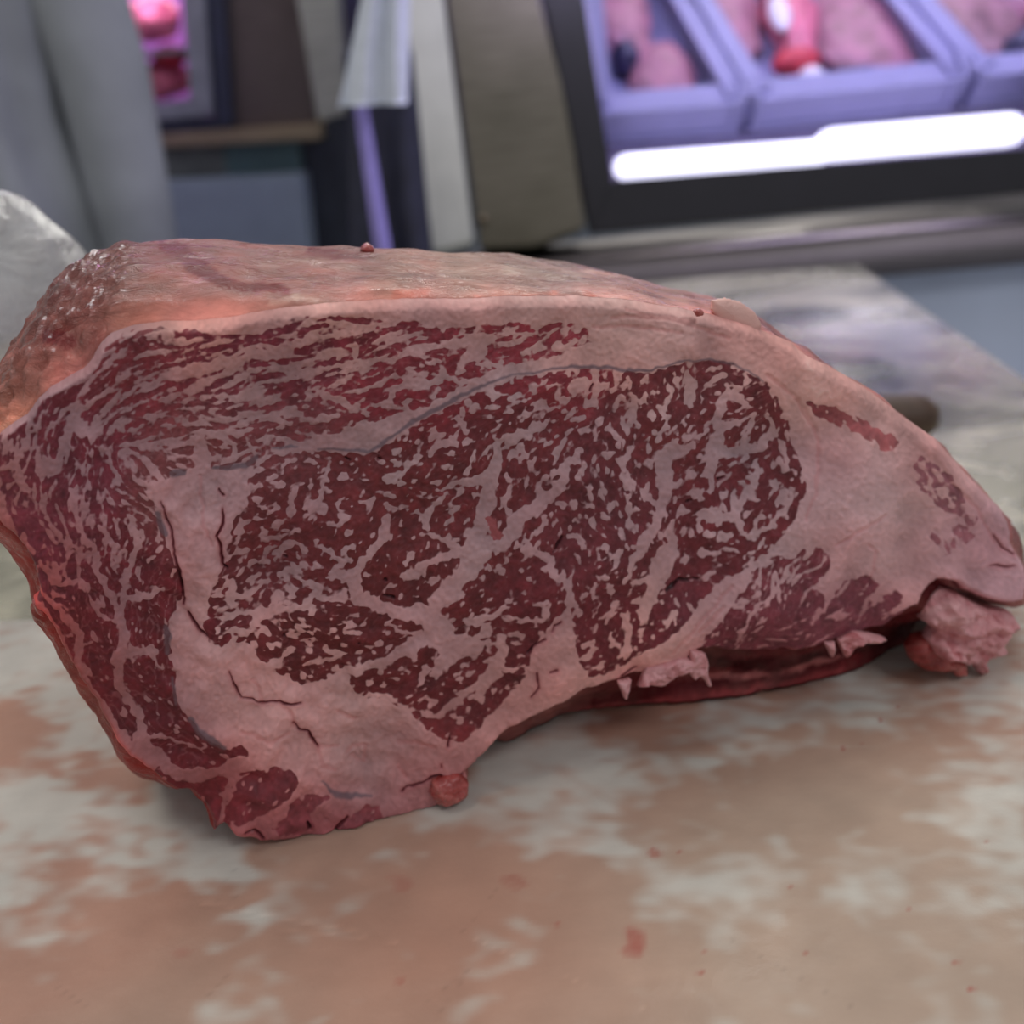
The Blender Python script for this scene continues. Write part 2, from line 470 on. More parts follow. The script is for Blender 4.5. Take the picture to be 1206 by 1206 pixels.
class NT:
    def __init__(s, name):
        s.m = bpy.data.materials.new(name); s.m.use_nodes = True; s.t = s.m.node_tree; s.n = s.t.nodes
        s.b = s.n['Principled BSDF']
    def new(s, typ, **kw):
        n = s.n.new(typ)
        for k, v in kw.items():
            if k.startswith('_'): setattr(n, k[1:], v)
            else: n.inputs[k.replace('_', ' ')].default_value = v
        return n
    def link(s, a, b): s.t.links.new(a, b)
    def noise(s, scale, detail=4, rough=.55, vec=None, dist=0.):
        n = s.new('ShaderNodeTexNoise', Scale=scale, Detail=detail, Roughness=rough, Distortion=dist)
        if vec is None: vec = s.obj()
        s.link(vec, n.inputs['Vector']); return n.outputs[0]
    def obj(s, scale=None):
        g = s.new('ShaderNodeNewGeometry').outputs['Position']
        if scale:
            m = s.new('ShaderNodeMapping'); m.inputs['Scale'].default_value = scale; s.link(g, m.inputs[0]); g = m.outputs[0]
        return g
    def ramp(s, fac, stops):
        r = s.new('ShaderNodeValToRGB'); e = r.color_ramp.elements
        while len(e) < len(stops): e.new(.5)
        for q, (p, c) in zip(e, stops):
            q.position = p; q.color = (c, c, c, 1) if isinstance(c, (int, float)) else (*c[:3], 1)
        s.link(fac, r.inputs[0]); return r.outputs[0]
    def mix(s, f, a, b, mode='MIX'):
        n = s.new('ShaderNodeMix', _data_type='RGBA', _blend_type=mode)
        for v, i in ((f, 0), (a, 6), (b, 7)):
            if isinstance(v, bpy.types.NodeSocket): s.link(v, n.inputs[i])
            elif i == 0: n.inputs[0].default_value = v
            else: n.inputs[i].default_value = (*v[:3], 1)
        return n.outputs[2]
    def bump(s, h, strength=.3, dist=.001):
        n = s.new('ShaderNodeBump', Strength=strength, Distance=dist); s.link(h, n.inputs['Height']); s.link(n.outputs[0], s.b.inputs['Normal'])
    def set(s, **kw):
        for k, v in kw.items():
            i = s.b.inputs[k.replace('_', ' ')]
            if isinstance(v, bpy.types.NodeSocket): s.link(v, i)
            else: i.default_value = (*v, 1) if isinstance(v, tuple) and len(v) == 3 else v
        return s.m

def plain(name, col, rough=.5, metal=0., var=.12, scale=30, emit=None, es=1., bump=0.):
    t = NT(name); c = lin(col)
    f = t.noise(scale, 3); a = tuple(v * (1 - var) for v in c); b = tuple(min(1, v * (1 + var)) for v in c)
    t.set(Base_Color=t.ramp(f, [(.35, a), (.65, b)]), Roughness=rough, Metallic=metal)
    if bump: t.bump(f, bump)
    if emit: t.set(Emission_Color=lin(emit), Emission_Strength=es)
    return t.m
def brushed(name, col, rough=.35, sc=(4, 4, 60)):
    t = NT(name); c = lin(col); f = t.noise(6, 5, .6, t.obj(sc)); g = t.noise(5, 3, .5)
    t.set(Base_Color=t.ramp(f, [(.3, tuple(v * .8 for v in c)), (.7, tuple(min(1, v * 1.15) for v in c))]), Metallic=1.,
          Roughness=t.ramp(g, [(.3, rough * .75), (.7, rough * 1.3)]))
    t.bump(f, .1); return t.m

def slab(name, pts, plane_y, thick, mat, parent=None, bevel=.003, tilt=0., dy=None):
    """solid panel: outline lies on the upright plane y = plane_y (leaning back by tilt), thickness goes back"""
    n = np.array([0, math.cos(tilt), -math.sin(tilt)]) ; p = P(pts) if isinstance(pts, str) else np.array(pts, float)
    A = on_plane(p[:, 0], p[:, 1], (0, plane_y, 0), n); k = len(A); B = A + n * thick
    bm = bmesh.new(); va = [bm.verts.new(v) for v in A]; vb = [bm.verts.new(v) for v in B]
    bm.faces.new(va); bm.faces.new(vb[::-1])
    for i in range(k): bm.faces.new((va[i], vb[i], vb[(i + 1) % k], va[(i + 1) % k]))
    if bevel: bmesh.ops.bevel(bm, geom=bm.edges[:], offset=bevel, segments=2, affect='EDGES', clamp_overlap=True)
    bmesh.ops.recalc_face_normals(bm, faces=bm.faces[:])
    me = bpy.data.meshes.new(name); bm.to_mesh(me); bm.free(); return link(name, me, mat, parent, False)
def box(name, lo, hi, mat, parent=None, bevel=.003, rz=0.):
    bm = bmesh.new(); bmesh.ops.create_cube(bm, size=1)
    lo, hi = Vector(lo), Vector(hi); c = (lo + hi) / 2; s = hi - lo
    for v in bm.verts: v.co = Vector((v.co.x * s.x, v.co.y * s.y, v.co.z * s.z))
    if bevel: bmesh.ops.bevel(bm, geom=bm.edges[:], offset=bevel, segments=2, affect='EDGES', clamp_overlap=True)
    if rz: bmesh.ops.rotate(bm, verts=bm.verts, cent=(0, 0, 0), matrix=Matrix.Rotation(rz, 3, 'Z'))
    for v in bm.verts: v.co += c
    me = bpy.data.meshes.new(name); bm.to_mesh(me); bm.free(); return link(name, me, mat, parent, False)
def beam(name, a, b, w, h, up, mat, parent=None, bevel=.002):
    """rectangular bar from a to b, width w, height h along up"""
    a, b, up = Vector(a), Vector(b), Vector(up).normalized(); d = (b - a); L = d.length; d.normalize()
    s = d.cross(up).normalized(); up = s.cross(d)
    bm = bmesh.new(); bmesh.ops.create_cube(bm, size=1)
    for v in bm.verts: v.co = (a + b) / 2 + d * v.co.x * L + s * v.co.y * w + up * v.co.z * h
    if bevel: bmesh.ops.bevel(bm, geom=bm.edges[:], offset=bevel, segments=2, affect='EDGES', clamp_overlap=True)
    bmesh.ops.recalc_face_normals(bm, faces=bm.faces[:])
    me = bpy.data.meshes.new(name); bm.to_mesh(me); bm.free(); return link(name, me, mat, parent, False)
def tube(name, pts, rad, mat, parent=None, seg=16, flat=1., up=(0, 0, 1)):
    """round bar through points with a radius for each, closed with rounded ends"""
    pts = [Vector(p) for p in pts]; rad = [rad] * len(pts) if isinstance(rad, (int, float)) else list(rad)
    d0 = (pts[0] - pts[1]).normalized(); d1 = (pts[-1] - pts[-2]).normalized()
    P2, R2 = [], []
    for a in (0, 30, 60): P2.append(pts[0] + d0 * rad[0] * math.cos(R(a))); R2.append(max(1e-5, rad[0] * math.sin(R(a))))
    P2 += pts; R2 += rad
    for a in (60, 30, 0): P2.append(pts[-1] + d1 * rad[-1] * math.cos(R(a))); R2.append(max(1e-5, rad[-1] * math.sin(R(a))))
    V = []; F = []
    for i, p in enumerate(P2):
        d = (P2[min(i + 1, len(P2) - 1)] - P2[max(i - 1, 0)]).normalized(); s = d.cross(Vector(up)).normalized(); u = s.cross(d)
        for k in range(seg):
            a = 2 * math.pi * k / seg; V.append(p + s * math.cos(a) * R2[i] + u * math.sin(a) * R2[i] * flat)
    for i in range(len(P2) - 1):
        for k in range(seg): F.append((i * seg + k, i * seg + (k + 1) % seg, (i + 1) * seg + (k + 1) % seg, (i + 1) * seg + k))
    return link(name, mesh_np(name, np.array([list(v) for v in V]), np.array(F)), mat, parent)
def lump(name, c, r, mat, parent=None, amp=.2, freq=25, sub=4, axes=None, seed=0):
    """uneven rounded piece: an icosphere pushed in and out by noise"""
    bm = bmesh.new(); bmesh.ops.create_icosphere(bm, subdivisions=sub, radius=1)
    A = axes or ((1, 0, 0), (0, 1, 0), (0, 0, 1)); A = [Vector(a) for a in A]; c = Vector(c)
    for v in bm.verts:
        q = v.co.copy(); w = c + A[0] * q.x * r[0] + A[1] * q.y * r[1] + A[2] * q.z * r[2]
        n = mnoise.fractal(w * freq + Vector((seed * 7.1, 0, 0)), .6, 2., 4)
        v.co = c + (w - c) * (1 + amp * n)
    me = bpy.data.meshes.new(name); bm.to_mesh(me); bm.free(); return link(name, me, mat, parent)

# ================================================================ the cut of beef
# the cut face stands on the board on a line through two points measured on the board
ca = on_z(300., 1000.); cb = on_z(1130., 815.)
FS = (cb - ca) / np.linalg.norm(cb - ca)                   # along the face, to the right
LEAN_BACK = R(5)
FNh = np.array([FS[1], -FS[0], 0.]); FN = FNh * math.cos(LEAN_BACK) + np.array([0, 0, math.sin(LEAN_BACK)])   # out of the face
FT = np.cross(FN, FS); FT = FT if FT[2] > 0 else -FT       # up the face
def face_pt(x, y, depth=0.):
    depth = np.asarray(depth, float)
    d = ray(x, y); t = ((ca - CP) @ FN - depth) / (d @ FN)
    return CP + d * t[..., None]

OUT = P("""-14,530 -4,514 10,502 30,490 44,470 58,458 76,447 96,436 108,422 116,406 128,395 150,387 180,383 230,379 280,373 330,365
380,359 450,355 520,353 600,351 680,350 740,354 800,364 850,374 890,384 920,398 940,406 952,420 975,430 1000,443 1025,458 1050,476
1080,498 1110,520 1130,542 1150,565 1175,590 1190,606 1199,620 1200,631 1197,643 1206,657 1213,680 1206,708 1192,713 1180,712
1160,707 1140,697 1124,688 1108,684 1098,690 1090,702 1082,716 1066,726 1052,741 1030,748 1000,758 975,764 950,774 900,780
862,777 830,772 822,776 812,786 795,792 770,800 745,806 722,814 700,822 680,833 660,842 640,848 615,859 600,868 582,884
562,904 548,914 552,924 550,938 528,950 508,962 480,968 450,973 420,978 395,986 370,990 340,994 300,992 276,988 264,976
252,984 249,969 240,956 226,943 196,931 172,911 150,894 135,875 120,851 111,835 100,820 85,795 70,765 60,741 50,726 39,717
37,706 46,700 41,682 38,665 28,645 14,632 0,622 -12,600 -18,565""")
def resample(p, step, closed=True):
    q = np.vstack([p, p[:1]]) if closed else p
    s = np.r_[0, np.cumsum(np.hypot(*np.diff(q[:, :2], axis=0).T))]
    n = int(s[-1] / step); t = np.linspace(0, s[-1], n + (0 if closed else 1), endpoint=not closed)
    return np.stack([np.interp(t, s, q[:, k]) for k in range(p.shape[1])], -1)
OUTR = resample(OUT, 3.0)
rr = np.random.RandomState(3)
jit = np.convolve(np.r_[rr.randn(len(OUTR) + 8)], [.2, .25, .3, .25, .2], 'same')[:len(OUTR)]
amp = np.where(OUTR[:, 1] > 640, 1.5, .5); amp = np.where((OUTR[:, 0] > 560) & (OUTR[:, 1] > 640), 1.8, amp)
tn = np.roll(OUTR, -1, 0) - np.roll(OUTR, 1, 0); tn /= np.hypot(tn[:, 0], tn[:, 1])[:, None] + 1e-9
OUTR = OUTR + np.stack([-tn[:, 1], tn[:, 0]], -1) * (jit * amp)[:, None]
edge = poly_sdf(OUTR)

def seeds(txt, sig=45., px=GX, py=GY):
    g = P(txt); W = np.zeros(px.shape); A = [np.zeros(px.shape) for _ in range(g.shape[1] - 2)]
    for r_ in g:
        d2 = (px - r_[0]) ** 2 + (py - r_[1]) ** 2
        w = np.exp(-d2 / (2 * sig ** 2)) + 1e-7 / (1 + d2); W += w
        for k in range(len(A)): A[k] += w * r_[2 + k]
    return np.stack([a / W for a in A], -1)
FATC = seeds("""300,600,138,108,112 560,480,138,110,113 700,560,138,110,114 860,520,140,112,117 650,700,138,108,112 540,750,148,115,117
150,460,128,95,98 300,440,128,98,100 500,420,134,104,106 80,560,126,96,102 60,650,128,88,92 130,720,125,92,98 180,840,128,94,98
220,620,148,110,112 230,700,150,114,114 230,780,158,120,120 300,820,166,122,120 350,880,168,122,120 430,880,168,126,124 480,930,158,120,120
250,385,166,112,104 420,362,166,118,112 550,364,160,118,114 680,366,162,124,120 800,400,162,126,124 760,370,170,128,122 900,400,172,128,122
950,440,170,126,120 1000,560,152,120,124 960,640,156,124,126 1030,620,162,130,132 1060,560,160,124,124 1040,480,172,128,122 1130,540,170,122,120
1150,660,154,122,132 1180,690,158,120,130 1190,640,160,118,122 1100,680,166,122,122 900,640,150,120,125 850,700,150,118,122 780,770,170,124,120
700,820,172,120,116 620,840,172,120,116 640,780,158,118,116 560,880,166,120,118 20,660,128,50,46 35,720,150,60,56 80,800,136,76,74
110,845,140,80,78 160,910,132,84,86 210,940,126,76,78 252,970,130,70,70 300,990,136,78,80 380,985,120,66,70 470,965,125,70,74 540,925,140,76,76
10,600,140,90,88 1000,740,140,90,95 900,770,150,95,98""", 42.)
LEANC = seeds("""300,620,84,33,37 450,600,84,33,36 600,560,85,33,37 800,500,88,36,40 850,620,84,32,38 700,620,84,36,42 700,730,84,30,36
560,820,82,30,34 400,740,80,30,33 150,430,94,34,40 300,420,92,32,42 500,420,100,34,42 650,395,108,38,46 80,520,88,32,42 60,620,92,34,44
120,700,86,28,36 180,780,80,26,32 200,860,76,24,30 100,780,84,26,34 300,520,96,46,50 230,560,96,48,50 920,700,96,46,56 1000,710,98,48,58 870,750,92,38,48
960,665,106,48,58 1010,500,148,82,84 1110,590,122,74,82 230,925,88,26,32 300,930,92,32,38 350,960,112,56,62 440,965,112,56,62
940,500,84,33,38 938,560,84,33,38 918,615,84,33,38 880,660,84,33,38 60,790,104,28,28 530,935,130,48,50 15,560,96,40,48""", 36.)
soft = gnoise(9); soft2 = gnoise(30); softf = gnoise(1.6)
FATC = FATC * (1 + .035 * soft + .03 * soft2)[..., None] * (1 + .02 * softf)[..., None]
FATC[..., 1:] *= (1 - .016 * gnoise(20))[..., None]
LEANC = LEANC * (1 + .06 * gnoise(5) + .04 * softf)[..., None]
v2 = (smooth(.34, .05, vein2) * (.14 + .26 * smooth(640, 720, GY) * smooth(260, 200, GX) + .2 * smooth(-10, 10, rib) + .12 * smooth(0, 10, cap)))[..., None]; LEANC = LEANC * (1 - v2) + v2 * FATC * .95
inrim = smooth(13, 3, edge) * smooth(640, 700, GY) * smooth(300, 240, GX)                 # blood-red outer edge, lower left
FATC = FATC * (1 - .36 * inrim[..., None]) + np.array([140, 36, 32.]) * .36 * inrim[..., None] * (1 + .35 * soft[..., None])
lowr = smooth(7, 2, edge) * smooth(735, 760, GY) * smooth(560, 640, GX) * smooth(1100, 1060, GX)
FATC = FATC * (1 - .4 * lowr[..., None]) + np.array([150, 62, 58.]) * .4 * lowr[..., None]
im = smooth(2, 0, isl)[..., None]; LEANC = LEANC * (1 - im) + im * np.array([126, 66, 70.])
gm = smooth(1.2, -1.2, gray)[..., None] * .75
FATC = FATC * (1 - gm) + gm * np.array([80, 66, 74.]); LEANC = LEANC * (1 - gm) + gm * np.array([84, 66, 72.])
cm = smooth(.7, -.9, crack - .5 * np.abs(soft))[..., None]; redc = smooth(6, 0, crack)[..., None] * .14
FATC = FATC * (1 - redc) + redc * np.array([120, 30, 34.])
FATC = FATC * (1 - cm) + cm * np.array([74, 22, 28.]); LEANC = LEANC * (1 - cm) + cm * np.array([42, 6, 12.])
cr = smooth(1.8, -.3, crease)[..., None] * .16
FATC = FATC * (1 - cr) + cr * np.array([150, 70, 70.])
# relief along the face normal (metres)
Lm = smooth(-.9, .9, lean)
lumps = gnoise(11); lumpw = smooth(700, 780, GY) * smooth(560, 470, GX) * smooth(-5, -25, cap) + smooth(550, 600, GY) * smooth(280, 255, GX) * smooth(180, 200, GX)
relief = .0011 * soft2 + .00022 * soft - .00013 * Lm + .00008 * softf + .0005 * lumps * np.clip(lumpw, 0, 1) \
    + .00035 * gnoise(6) * np.clip(lumpw, 0, 1)
relief -= .0011 * smooth(1.2, -1.0, crack) + .00035 * smooth(3.2, 0, crease)
rw = 9 + 9 * smooth(900, 1000, GX) * smooth(660, 600, GY) + 5 * smooth(470, 400, GY)
relief -= .0042 * np.clip(1 - edge / rw, 0, 1) ** 2
# the lower right hollow: face falls back towards its ragged lower edge
relief -= .003 * smooth(40, 0, edge) * smooth(700, 780, GY) * smooth(600, 680, GX)

KALB = 1.86                                               # pigment is this much lighter than the dim picture shows it
def alb(C):
    c = np.clip(C / 255., 0, 1); c = np.where(c <= .04045, c / 12.92, ((c + .055) / 1.055) ** 2.4)
    return np.clip(c * KALB, 0, .92)

t = NT('cut_beef')
a_f = t.new('ShaderNodeVertexColor', _layer_name='fat_colour').outputs[0]; a_l = t.new('ShaderNodeVertexColor', _layer_name='lean_colour').outputs[0]
a_v = t.new('ShaderNodeAttribute', _attribute_name='lean').outputs['Fac']
mr = t.new('ShaderNodeMapRange', From_Min=-.75, From_Max=.75, _interpolation_type='SMOOTHSTEP'); t.link(a_v, mr.inputs[0])
mr = mr.outputs[0]
t.set(Base_Color=t.mix(mr, a_f, a_l), Roughness=t.ramp(t.noise(220, 4), [(.3, .42), (.7, .62)]), Specular_IOR_Level=.35)
t.bump(t.noise(900, 5, .6), .25, .0004)
M_CUT = t.m

STEP = 1.25
gx = np.arange(-22, 1218, STEP); gy = np.arange(344, 1000, STEP); nx, ny = len(gx), len(gy)
QX, QY = np.meshgrid(gx, gy)
sd = sample(edge, QX - X0, QY - Y0)
ins = sd > 0
cell = ins[:-1, :-1] | ins[1:, :-1] | ins[:-1, 1:] | ins[1:, 1:]
used = np.zeros((ny, nx), bool)
for a in (0, 1):
    for b in (0, 1): used[a:ny - 1 + a, b:nx - 1 + b] |= cell
mv = used & ~ins                                         # pull the outermost vertices onto the outline
mx, my = QX[mv], QY[mv]; best = np.full(mx.shape, 1e9); bx_, by_ = mx.copy(), my.copy()
for i in range(len(OUTR)):
    a, b = OUTR[i], OUTR[(i + 1) % len(OUTR)]
    near = (np.abs(mx - a[0]) < 8) & (np.abs(my - a[1]) < 8)
    if not near.any(): continue
    dx, dy = b - a; tt = np.clip(((mx[near] - a[0]) * dx + (my[near] - a[1]) * dy) / (dx * dx + dy * dy + 1e-9), 0, 1)
    qx, qy = a[0] + tt * dx, a[1] + tt * dy; d = np.hypot(mx[near] - qx, my[near] - qy); idx = np.where(near)[0]; k = d < best[idx]
    best[idx[k]] = d[k]; bx_[idx[k]] = qx[k]; by_[idx[k]] = qy[k]
QX[mv], QY[mv] = bx_, by_
PV = face_pt(QX, QY); S = lambda a: sample(a, QX - X0, QY - Y0)
PV = PV + FN * S(relief)[..., None]
PV[..., 2] = np.maximum(PV[..., 2], .0006)
# vertex normals for seamless shading across the parts
du = np.gradient(PV, axis=1); dv = np.gradient(PV, axis=0); NV = np.cross(dv, du); NV /= np.linalg.norm(NV, axis=-1)[..., None] + 1e-12
NV = np.where((NV @ FN)[..., None] < 0, -NV, NV)
CF = alb(np.stack([S(FATC[..., k]) for k in range(3)], -1)); CL = alb(np.stack([S(LEANC[..., k]) for k in range(3)], -1)); LV = S(lean)

root_px = (ca + cb) / 2 - FNh * .05
beef = empty('beef_roast', (root_px[0], root_px[1], 0), 'large marbled raw beef rib roast with a fat cap, cut face forward on the board', 'meat')

cc = lambda a: sample(a, (QX[:-1, :-1] + STEP / 2) - X0, (QY[:-1, :-1] + STEP / 2) - Y0)
lab = np.zeros(cell.shape, int)
for k, fld in enumerate((cap, eye, rib, small, foot)): lab[cc(fld) > 0] = k + 1
lab[~cell] = -1
names = ['seam_fat', 'cap_muscle', 'eye_muscle', 'rib_muscle', 'edge_muscle', 'flank_muscle']
labs = ['pale pink fat joining the muscles, cracked at lower left', 'streaky dark red muscle wrapped over the top and left side',
        'big dark red centre muscle laced with fine white marbling', 'purplish striped muscle at the lower right', 'small faded red muscle islands in the right-hand fat',
        'ragged dark red muscle ends along the bottom left']
idx = np.arange(ny * nx).reshape(ny, nx)
for k in range(6):
    jj, ii = np.where(lab == k)
    quads = np.stack([idx[jj + 1, ii], idx[jj + 1, ii + 1], idx[jj, ii + 1], idx[jj, ii]], -1)
    u, inv = np.unique(quads, return_inverse=True); F = inv.reshape(quads.shape)
    V = PV.reshape(-1, 3)[u]; me = mesh_np(names[k], V, F)
    attr_col(me, 'fat_colour', CF.reshape(-1, 3)[u]); attr_col(me, 'lean_colour', CL.reshape(-1, 3)[u]); attr_f(me, 'lean', LV.reshape(-1)[u])
    o = link(names[k], me, M_CUT, beef); me.normals_split_custom_set_from_vertices(NV.reshape(-1, 3)[u].astype(np.float32))
    tag(o, labs[k])

# ---- outside of the roast: from the edge of the cut back to its rear end, matched pairs (edge of cut -> shoulder 6 cm behind)
PAIR = P("""-14,530,-30,470 -4,514,-10,440 10,502,6,418 30,490,24,388 44,470,42,360 58,458,66,328 76,447,90,306 96,436,112,294 108,422,132,287
116,406,148,284 128,395,164,283 150,387,188,282 180,383,215,282 230,379,260,283 280,373,305,286 330,365,350,289 380,359,395,290 450,355,460,292
520,353,525,295 600,351,600,299 680,350,670,310 740,354,725,322 800,364,790,339 850,374,845,352 890,384,882,368 920,398,905,392 940,406,925,402
975,430,960,436 1025,458,1005,465 1080,498,1060,510 1110,520,1085,536 1150,565,1125,580 1190,606,1160,620 1200,631,1168,650 1206,657,1170,672
1206,708,1150,720 1160,707,1130,730 1108,684,1110,745 1090,702,1095,765 1066,726,1085,770 1052,741,1070,775 1000,758,1000,793 950,774,930,810
900,780,880,820 862,777,840,826 830,772,800,830 795,792,760,832 745,806,730,834 700,822,700,836 660,842,660,845 615,859,625,862
582,884,590,880 562,904,575,890 548,914,560,905 550,938,545,915 508,962,510,935 450,973,460,945 395,986,410,955 340,994,350,965 300,992,310,968
264,976,280,960 249,969,262,950 226,943,240,930 172,911,190,895 135,875,155,855 111,835,130,820 85,795,105,780 60,741,82,730 39,717,60,705 46,700,55,690
38,665,48,655 14,632,25,620 0,622,5,608 -12,600,-12,590 -18,565,-26,555 -14,530,-30,470""")
ps = np.r_[0, np.cumsum(np.hypot(*np.diff(PAIR[:, :2], axis=0).T))]
# walk the real (jittered) outline and find the matching shoulder point by arc length
o2 = resample(OUT, 3.0); os = np.linspace(0, 1, len(o2), endpoint=False)
ref = PAIR[:-1]
ip = np.array([np.argmin(np.hypot(o2[:, 0] - r_[0], o2[:, 1] - r_[1])) for r_ in ref])
ip = np.maximum.accumulate(ip); xs = np.r_[ip, len(o2)]
keep = np.r_[True, np.diff(xs) > 0]; ys = np.vstack([ref[:, 2:], ref[:1, 2:]])
BK = np.stack([np.interp(np.arange(len(o2)), xs[keep], ys[keep][:, k]) for k in range(2)], -1)
kk = np.ones(9) / 9; BK = np.stack([np.convolve(np.r_[BK[-4:, k], BK[:, k], BK[:4, k]], kk, 'valid') for k in range(2)], -1)
BK0 = np.stack([np.interp(np.arange(len(o2)), xs[keep], ys[keep][:, k]) for k in range(2)], -1)
n0 = len(OUTR)
rel0 = sample(relief, OUTR[:, 0] - X0, OUTR[:, 1] - Y0)
Q0 = face_pt(OUTR[:, 0], OUTR[:, 1]) + FN * rel0[:, None]; Q0[:, 2] = np.maximum(Q0[:, 2], .0006)
nrm2 = np.stack([-tn[:, 1], tn[:, 0]], -1); tst = sample(edge, OUTR[:, 0] + 2 * nrm2[:, 0] - X0, OUTR[:, 1] + 2 * nrm2[:, 1] - Y0)
inw = nrm2 * np.where(tst > 0, 1, -1)[:, None] * 2.5
QI = face_pt(OUTR[:, 0] + inw[:, 0], OUTR[:, 1] + inw[:, 1]) + FN * (rel0 - .0004)[:, None]; QI[:, 2] = np.maximum(QI[:, 2], .0004)
shoulder = face_pt(BK[:, 0], BK[:, 1], .06)
grd = on_z(BK0[:, 0], BK0[:, 1], .0008)
low = smooth(715, 760, OUTR[:, 1]) * smooth(500, 600, OUTR[:, 0])            # part of the outline whose rear touches the board close behind
low2 = (OUTR[:, 1] > 860) & (OUTR[:, 0] < 620)
Q2 = shoulder * (1 - low[:, None]) + grd * low[:, None]
Q2[:, 2] = np.maximum(Q2[:, 2], .0008)
Q1 = Q0 + (Q2 - Q0) * .55; dd = (Q2 - Q0) @ FN                              # control point: rounded shoulder, undercut below
Q1 = Q0 + ((Q2 - Q0) - np.outer(dd, FN)) * .72 + np.outer(dd * .22, FN)
Q1u = Q0 - FN * .016 + np.array([0, 0, .002])
Q1 = Q1 * (1 - low[:, None]) + Q1u * low[:, None]
cen = np.array([Q2[:, k].mean() for k in range(3)]); cen[2] = .055
rows = [QI]
for s_ in np.linspace(0, 1, 40): rows.append((1 - s_) ** 2 * Q0 + 2 * s_ * (1 - s_) * Q1 + s_ ** 2 * Q2)
back = -FNh
for dpt, sc in ((.012, .975), (.03, .93), (.05, .87), (.066, .80), (.08, .76), (.088, .6), (.093, .4), (.096, .2), (.097, .02)):
    extra = back * (dpt + .0 )
    r_ = cen + (Q2 - cen) * sc + extra; rows.append(r_)
G = np.array(rows); NR = len(rows)
# relief: soft lumps, long folds, wet wrinkles on the shiny left shoulder
ux = OUTR[:, 0][None, :]; uy = OUTR[:, 1][None, :]
left = np.clip(smooth(150, 90, ux) * smooth(520, 500, uy), 0, 1) * np.ones((NR, 1))
top_ = ((uy < 520) | ((ux > 900) & (uy < 720))) * 1.0 * np.ones((NR, 1))
sgrid = np.linspace(0, 1, NR)[:, None] * np.ones((1, n0))
dn = np.gradient(G, axis=0); du_ = np.gradient(G, axis=1); GN = np.cross(dn, du_); GN /= np.linalg.norm(GN, axis=-1)[..., None] + 1e-12
cm_ = G.mean((0, 1)); sg = np.sign(((G - cm_) * GN).sum(-1).mean()); GN *= sg
disp = np.zeros((NR, n0))
for j in range(NR):
    for i in range(n0):
        p = Vector(G[j, i])
        w = min(1, max(0, j - 1) / 4.)
        d = .0009 * mnoise.noise(p * 60) + .0004 * mnoise.noise(p * 160)
        if top_[j, i]: d += .0008 * mnoise.noise(Vector((p.x * 40, p.y * 190, p.z * 160)))
        if G[j, i][2] < .03 and OUTR[i, 0] > 560: d += .0016 * mnoise.noise(Vector((p.x * 22, p.y * 22, p.z * 190))) + .0006 * mnoise.noise(p * 300)
        if left[j, i] > .02:
            q = Vector((p.x * 170, p.y * 170, p.z * 140)); d += left[j, i] * (.0011 * (abs(mnoise.noise(q)) * -2.4 + .35) + .0009 * mnoise.noise(q * 2.3))
        disp[j, i] = d * w
G = G + GN * disp[..., None]; G[..., 2] = np.maximum(G[..., 2], .0006)

def skin_mat(name, stops, rough, wr, bstr, blood=.0, scale=45, stretch=(1, 3, 3)):
    t = NT(name); f = t.noise(scale, 6, .6, t.obj(stretch), 1.2); g = t.noise(28, 4, .6, None, .8)
    c = t.ramp(f, stops)
    if blood: c = t.mix(t.ramp(g, [(.60, 0.), (.68, blood)]), c, lin((120, 30, 30)))
    h = t.noise(240, 6, .65, t.obj((1, 2, 2)), 1.)
    t.set(Base_Color=c, Roughness=t.ramp(h, [(.35, rough * .5), (.65, rough)]), Specular_IOR_Level=.6, Coat_Weight=wr, Coat_Roughness=.12)
    t.bump(h, bstr, .0015); return t.m
GPX, GPY = to_px(G)
BODY = """30,470,168,112,92 60,400,140,80,68 100,340,118,66,60 40,440,152,98,84 90,400,122,70,62 130,320,138,88,78 150,360,140,92,76 10,495,172,108,88 80,440,160,100,90
200,300,142,86,78 180,345,146,98,84 250,355,156,106,92 280,300,150,98,88 230,370,164,110,98 350,310,148,100,88 350,335,152,108,94 420,300,140,92,86 420,340,158,112,100
460,325,152,116,98 500,350,164,112,100 550,315,140,114,96 570,345,166,118,104 620,325,146,114,100 660,318,134,106,100 700,340,164,124,112 760,345,166,126,114 850,370,168,122,112
900,392,168,120,112 1000,440,168,120,112 1100,510,164,112,106 1150,560,150,98,94 1195,630,146,90,90 1190,700,140,90,90
0,600,120,40,38 40,700,130,34,30 90,820,124,50,46 160,910,118,30,28 250,980,120,22,20 350,990,110,40,40 450,975,104,34,34 560,900,120,70,66 640,850,124,72,68
720,830,110,56,54 760,820,84,24,28 850,800,92,36,38 820,825,112,50,52 950,790,88,26,30 930,808,110,56,58 1020,775,84,22,26 1060,745,70,14,18 1080,775,92,40,44"""
BC = seeds(BODY, 22., GPX, GPY)
n_a = np.array([[mnoise.fractal(Vector((p[0] * 40, p[1] * 90, p[2] * 90)), .7, 2., 4) for p in r_] for r_ in G]); n_b = np.array([[mnoise.fractal(Vector(p) * 130, .6, 2., 3) for p in r_] for r_ in G])
BC = BC * (1 + .20 * n_a + .09 * n_b)[..., None]; BC *= (1 - .06 * smooth(520, 450, GPY))[..., None]; BC[..., 0] *= 1 + .05 * smooth(520, 450, GPY); BC[..., 1] *= 1 - .035 * smooth(520, 450, GPY); BC *= (1 - .14 * smooth(560, 640, GPY))[..., None]
